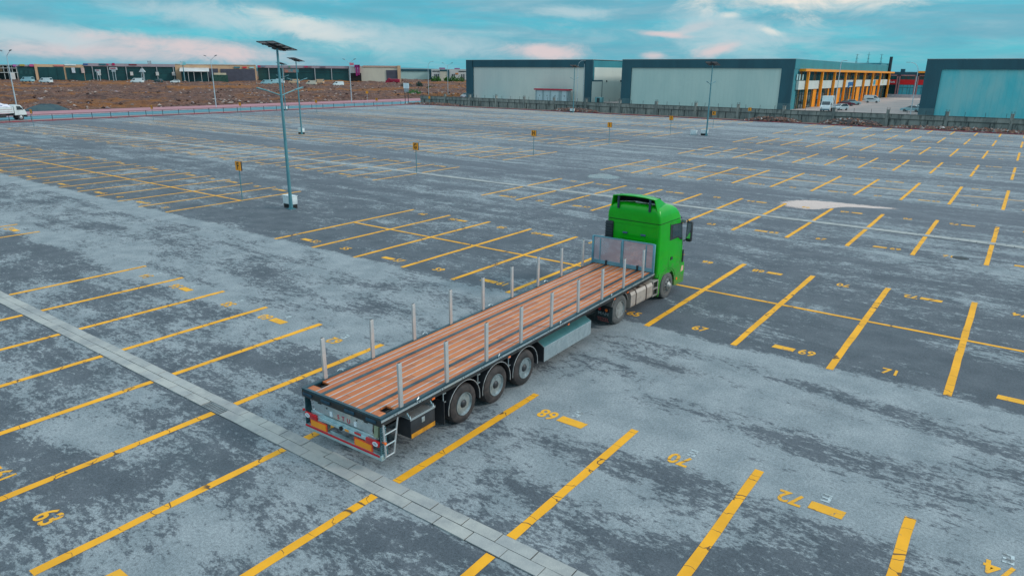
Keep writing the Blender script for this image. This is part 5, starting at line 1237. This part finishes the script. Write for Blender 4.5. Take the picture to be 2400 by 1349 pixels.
F = Far('tan_shop', 'tan fronted shop row with dark glass left of the grey fascia block', 'shop', 82, 197, D0); w_ = F.box('wall', TAN, 82, 197, 151.2, 0, .5, 30, None, 0); F.box('shop_front', GLF, 89, 150, 157.5, 0, .2, .6, None, 0); F.box('shop_front', GLF, 154, 196, 158.2, 0, .2, .6, None, 0)
F.box('side_pier', TAN, 82, 88, 150.6, 0, -.4, .5, None, 0); sign_on(F, 128, 152, 152.5, 156, (.62, .2, .18), w_, .1); sign_on(F, 153, 180, 150, 153.5, (.72, .78, .78), w_, .1)
for u in (112, 133): F.box('pier', GLF, u, u + 1, 157.5, 0, 0, .3, None, 0)
for u, c in ((168, (.55, .62, .68)), (190, (.6, .45, .42))): F.box('banner', pm('banner_cloth_%d' % u, c, tuple(q * .7 for q in c), 1.5, .6), u, u + 8, 158.5, 171, -.6, -.4)
F = Far('grey_shop', 'long grey fascia shop block with dark teal glass, left of the tan cafe building', 'shop', 197, 411, D0); F.box('wall', GLF, 197, 411, 151, 0, .6, 34, None, 0); f_ = F.box('fascia', GREYF, 197, 411, 149.6, 156.3, 0, .6)
for u0, u1, c in ((197, 208, (.03, .10, .30)), (234, 250, (.03, .12, .16)), (252, 256, (.45, .08, .15)), (265, 271, (.45, .01, .10)), (304, 322, (.20, .02, .03))): sign_on(F, u0, u1, 150.4 if u0 != 265 else 148.5, 153.8 if u0 != 304 else 153.2, c, f_, -.3)
for u in (216, 252, 295, 333, 367, 406): F.box('pier', pm('pale_pier', (.42, .44, .46), (.34, .36, .38), .5, .6) if u == 216 else bpy.data.materials['pale_pier'], u, u + 1.6, 156.3, 0, .1, .6, None, 0)
for v in (161, 166, 171): F.box('glass_transom', MULL, 198, 410, v, v + .35, .45, .62)
for u in (228, 304, 364, 402): F.box('entrance_canopy', WHF, u, u + 7, 168.5, 177, -1.4, .6)
for u in (349, 354): F.box('roof_unit', pm('roof_unit_grey', (.4, .46, .5), (.08, .14, .2), .8, .5) if u == 349 else bpy.data.materials['roof_unit_grey'], u, u + 4, 142, 149.6, 4, 7)
F = Far('tan_cafe', 'tan building with a sloping cafe canopy in front and slate openings', 'shop', 411, 601, D0); w_ = F.box('wall', TAN, 411, 601, 151.8, 0, .6, 34, None, 0); F.box('roof_edge', WHF, 411, 601, 150.6, 152.2, .3, 34)
F.box('dark_opening', OPEN_SHADE, 474, 511, 161, 0, .3, .7, None, 0); F.box('dark_opening', OPEN_SHADE, 516.5, 597.5, 161.5, 0, .3, .7, None, 0)  # dark slate panels paint the shade inside the two openings
sign_on(F, 549, 563, 156, 159.5, (.05, .20, .25), w_, .2); sign_on(F, 569, 579, 156, 159.5, (.65, .02, .04), w_, .2); sign_on(F, 585, 596, 156, 159.5, (.40, .62, .64), w_, .2)
x0, x1 = F.x(422), F.x(490); b = MB(); b.prism([(-8, F.z(168.6)), (-8, F.z(168.6) + .25), (.5, F.z(160.6) + .25), (.5, F.z(160.6))], x0, x1, 'X'); cn = b.build('cafe_canopy', WHF, F.root)
for u in (432, 441, 454, 471, 486): F.box('canopy_post', WHF, u, u + .9, 168.6, 0, -7.9, -7.6, cn, 0)
F.box('cafe_glass', GLF, 424, 488, 165, 0, -3, .5, cn, 0)
F.box('garden_wall', pm('cafe_tan_block', (.6, .5, .36), (.5, .42, .3), .8, .7), 500, 529, 171, 176, -3, -2); F.box('hedge_wall', pm('dark_hedge', (.015, .06, .05), (.03, .09, .07), 1.5, .9), 493, 532, 175.5, 0, -4.2, -3, None, 0)
F2 = Far('teal_tower_sign', 'small teal totem sign tower before the tan cafe building', 'sign', 423, 439, D0 - 12, None)
F2.box('totem_post', POLE_M, 429, 431, 150, 0, 0, .6, None, 0); F2.box('totem_top', pm('cyan_totem', (.12, .50, .56), (.5, .6, .62), .7, .5), 424, 437, 144.5, 152.5, -.4, .6)
F = Far('grey_shop', 'long grey fascia shop block with dark teal glass, right of the tan cafe building', 'shop', 604, 819, 430); F.box('wall', GLF, 604, 819, 155, 0, .6, 34, None, 0); f_ = F.box('fascia', GREYF, 604, 819, 154, 160, 0, .6)
for u in (629, 663, 737, 776, 817): F.box('pier', bpy.data.materials['pale_pier'], u, u + 1.6, 160, 0, .1, .6, None, 0)
for u0, u1, c in ((605, 611, (.55, .02, .12)), (613, 622, (.2, .25, .35)), (713, 722, (.5, .04, .12)), (723, 731, (.3, .16, .2)), (751, 763, (.2, .15, .2)), (677, 681, (.1, .3, .2))): sign_on(F, u0, u1, 155, 158.3, c, f_, -.3)
F.box('shop_banner', pm('faded_banner', (.05, .22, .26), (.50, .16, .10), .35, .5), 666, 700, 161.5, 170.5, .2, .5)
for v in (165, 170): F.box('glass_transom', MULL, 605, 818, v, v + .35, .45, .62)
F = Far('portal_building', 'pale block with a magenta portal standing up above the roof line', 'shop', 819, 846, 430); F.box('wall', WHF, 819, 833, 156, 0, .3, 20, None, 0); F.box('shop_front', HOLE_M, 821, 846, 171.5, 0, 0, .4, None, 0)
F.box('portal_leg', MAG, 833.5, 838, 152, 178, -1, .5); F.box('portal_leg', MAG, 839, 843, 152, 176, -1, .5); F.box('portal_beam', MAG, 831, 844, 152, 158.5, -1, .5); F.box('portal_sign', pm('pink_panel', (.62, .22, .28), (.55, .18, .25), 1, .5), 820, 830, 147.5, 154, -.5, .4)
F = Far('cream_warehouse', 'cream walled warehouse with a slate opening and a red truck nose at its right', 'warehouse', 844, 939, 430); F.box('wall', CREAMW, 840, 939, 155.5, 0, .5, 30, None, 0); F.box('wall_cap', pm('salmon_cap', (.55, .34, .27), (.48, .3, .24), .5, .6), 851, 939, 154.2, 158, .2, .6)
F.box('dark_opening', OPEN_SHADE, 905, 931.5, 164.5, 0, .2, .6, None, 0); F.box('corner_pier', TAN, 931.5, 939, 153.5, 0, -.2, .5, None, 0)  # the opening's inner shade is a dark slate panel
F = Far('low_warehouse', 'low pale teal warehouse with a dark frame right of the cream warehouse', 'warehouse', 938, 1011, 520); F.box('wall', PANEL_B, 938, 1006, 166.5, 0, .3, 40, None, 0); F.box('frame', ANTH, 938, 1011, 162.3, 167, -.2, .5); F.box('frame', ANTH, 1006, 1011, 167, 0, -.2, .5, None, 0); F.box('roof_edge', ROOFM, 938, 1011, 161, 162.3, 0, 40)
F = Far('white_retail_row', 'low white retail row with dark frames and green hedges, left of the left warehouse', 'shop', 1011, 1112, 500); F.box('wall', WHF, 1011, 1112, 162.5, 0, .3, 40, None, 0); F.box('frame', ANTH, 1031, 1053, 163.5, 167.5, -.2, .3); F.box('frame', ANTH, 1048, 1053, 167.5, 0, -.2, .3, None, 0); F.box('grey_bay', CREAMW, 1031, 1048, 167.5, 0, 0, .3, None, 0)
for u0, u1 in ((1013, 1030), (1075, 1092), (1095, 1108)): F.box('window_band', MULL, u0, u1, 166.5, 168.5, .1, .4)
for u in (1018, 1022, 1026, 1059, 1063, 1081, 1086, 1098): F.box('shop_window', MULL, u, u + 2.4, 174, 0, .1, .4, None, 0)
sign_on(F, 1067, 1074, 171, 174.5, (.65, .22, .06), F.root, 0.0); F.box('roof_house', pm('mauve_roof', (.25, .10, .22), (.2, .08, .18), .5, .6), 1029, 1043, 159, 162.5, 6, 12); F.box('roof_house', bpy.data.materials['mauve_roof'], 1065, 1078, 159.5, 162.5, 6, 12)

LEAF = pm('hedge_leaf', (.035, .16, .012), (.015, .08, .01), 1.2, .8)
def bush(name, lab, p, rx, ry, h, n, seed, mat, group=None):
    rnd = random.Random(seed); b = MB()
    for _ in range(n):
        a, q = rnd.uniform(0, 6.283), rnd.random() ** .5; e = rnd.random(); lump = 1 + .35 * mnoise.noise(Vector((math.cos(a) * 2, math.sin(a) * 2, seed + e * 2)))
        c = Vector((q * rx * math.cos(a) * lump, q * ry * math.sin(a) * lump, h * (.05 + e * (1 - .55 * q * q)) * lump)); s_ = rnd.uniform(.12, .30) * max(1, h * .45)
        d1 = Vector((rnd.uniform(-1, 1), rnd.uniform(-1, 1), rnd.uniform(-1, 1))).normalized(); d2 = d1.orthogonal().normalized()
        b.add([c - d1 * s_, c + d2 * s_ * .5, c + d1 * s_, c - d2 * s_ * .5], [(0, 1, 2, 3)])
    o = b.build(name, mat, loc=tuple(p), fix=False); return tag(o, lab, 'bush', group)
for u, lab, rx in ((1016, 'green hedge clump at the left end of the white retail row', 2.0), (1026, 'green hedge clump under the first window of the white retail row', 2.2), (1046, 'small green hedge clump before the dark framed bay of the white retail row', 2.2), (1062, 'broad green hedge clump right of the dark framed bay', 3.6), (1078, 'green hedge clump near the right end of the white retail row', 3.6)):
    p = far_at(u, 470); p.z = 1.6; bush('hedge', lab, p, rx, 1.5, 3.6, 420, int(u), LEAF, 'hedges before the white retail row')
for u, v, rx, h, lab, mt in ((968, 216, 3.0, 1.5, 'bright green shrub patch on the field just left of the concrete wall end', pm('bright_shrub', (.02, .22, .05), (.02, .12, .03), 1, .8)), (983, 204, 1.6, 2.4, 'dark green bush on the field between the board and the curved lamp', pm('dark_bush', (.012, .05, .045), (.02, .07, .05), 1, .8)), (953, 204, 3.2, 1.8, 'low dark bluish bush on the field above the white board', bpy.data.materials['dark_bush']), (1008, 206, 2.0, 1.4, 'olive bush on the field beside the curved lamp', pm('olive_bush', (.08, .10, .03), (.05, .07, .03), 1, .8))):
    d = ray(u, v); t = (-7.0) / d.z; P_ = CAM + d * t; P_.z = FIELD_H(P_.x, P_.y) - .1; bush('bush', lab, P_, rx, rx * .8, h, 380, int(u) + 7, mt, 'bushes on the rubble field')
# totem signs and vans far away before the shops
def far_sign(u, v0, v1, D, w, c, lab, tri=False):
    r = thing('totem_sign', lab, 'sign', tuple(far_at(u, D)), R(33), 'advertising signs before the far shops'); z1, z0 = zpx(u, v0, D), zpx(u, v1, D)
    b = MB(); b.tube([(-.6, 0, 0), (-.6, 0, z1 - .2)], .14, 6); b.tube([(.6, 0, 0), (.6, 0, z1 - .2)], .14, 6); b.build('post', LAMP_G, r)
    b = MB(); cz = (z0 + z1) / 2
    if tri: b.prism([(-w / 2, z0), (w / 2, z0), (w * .12, z1), (-w * .12, z1)], -.2, .2, 'Y')
    else: b.box((0, 0, cz), (w, .3, z1 - z0)); b.box((0, 0, cz - (z1 - z0) * .95), (w * .5, .3, (z1 - z0) * .5))
    pl = b.build('sign_board', pm('totem_white' if not tri else 'totem_white_triangle', (.68, .72, .74), (.6, .64, .67), 1, .5), r)
    if not tri: b = MB(); b.box((0, -.18, cz + .1), (w * .7, .05, (z1 - z0) * .35)); b.build('sign_print', pm('totem_red', (.5, .05, .08), (.4, .04, .08), 1, .5), pl)
far_sign(229, 163, 168, 380, 2.4, 0, 'small white sign before the long grey shop block, leftmost of the three'); far_sign(266, 158, 164, 380, 3.6, 0, 'larger white and red sign before the long grey shop block'); far_sign(333, 161, 169, 380, 3.2, 0, 'white tapered sign on two posts before the long grey shop block', True)
for i, (u, kind, rz, lab, mt) in enumerate(((318, 'van', 100, 'pale van before the white tapered sign', CARW), (407, 'hatch', 120, 'white car at the right end of the left grey shop block', CARW), (368, 'hatch', 70, 'dark car before the middle of the left grey shop block', GLF), (622, 'van', 95, 'left pale blue van before the right grey shop block', CARB), (640, 'van', 110, 'second pale blue van before the right grey shop block', CARB), (652, 'van', 80, 'third pale van, half behind the nearest solar lamp', CARW),
        (687, 'van', 100, 'tan van before the right grey shop block', TAN), (728, 'van', 92, 'long tan van right of the second solar lamp', CREAMW), (745, 'van', 92, 'tan van right of the long tan van', TAN), (791, 'van', 120, 'white van near the magenta portal', CARW), (103, 'van', 90, 'pale van before the tan shop row', CARW), (60, 'van', 90, 'pale van before the dark glass shop', CARB))):
    p = far_at(u, 345); p.z = FIELD_H(p.x, p.y) + .3; car('far_van' if kind == 'van' else 'far_car', lab, 'van' if kind == 'van' else 'car', p.x, p.y, R(rz + 30), mt, kind, p.z, 'vehicles before the far shops')
def red_truck():
    p = far_at(918, 405); r = thing('red_truck', 'red truck standing before the slate opening of the cream warehouse', 'truck', (p.x, p.y, 1.2), R(125)); rm = pm('red_truck_paint', (.38, .01, .05), (.3, .01, .04), 1, .4)
    b = MB(); b.prism([(1.2, .8), (1.2, 3.2), (1.9, 3.3), (2.6, 2.3), (3.4, 2.0), (3.5, .8)], -1.2, 1.2, 'X'); b.build('cab', rm, r); b = MB(); b.box((0, -1.6, 2.0), (2.4, 5.2, 1.8), None, .1); b.build('load_bed', rm, r)
    for sx in (-1, 1):
        for y in (2.2, -2.6): b = MB(); b.lathe([(sx * .8, .2), (sx * .8, .5), (sx * 1.15, .5), (sx * 1.15, .01)], 14, 'X', T(0, y, .5)); b.build('wheel', TYRE_S, r)
red_truck()
# hills on the horizon, distance haze put into their blue-green colour
b = MB(); vs = []; n = 90
for i in range(n + 1):
    u = -300 + 3000 * i / n; p = far_at(u, 6500); q = far_at(u, 7400); hh = 38 + 26 * mnoise.fractal(Vector((u * .004, 2, 1)), 1, 2, 4); vs += [(p.x, p.y, -2), (p.x, p.y, hh * .55), (q.x, q.y, hh)]
b.add(vs, [(3 * i + a, 3 * i + a + 3, 3 * i + a + 4, 3 * i + a + 1) for i in range(n) for a in (0, 1)], True); struct(b.build('hills', pm('haze_tinted_hills', (.06, .20, .24), (.09, .24, .27), .002, .95), fix=False))
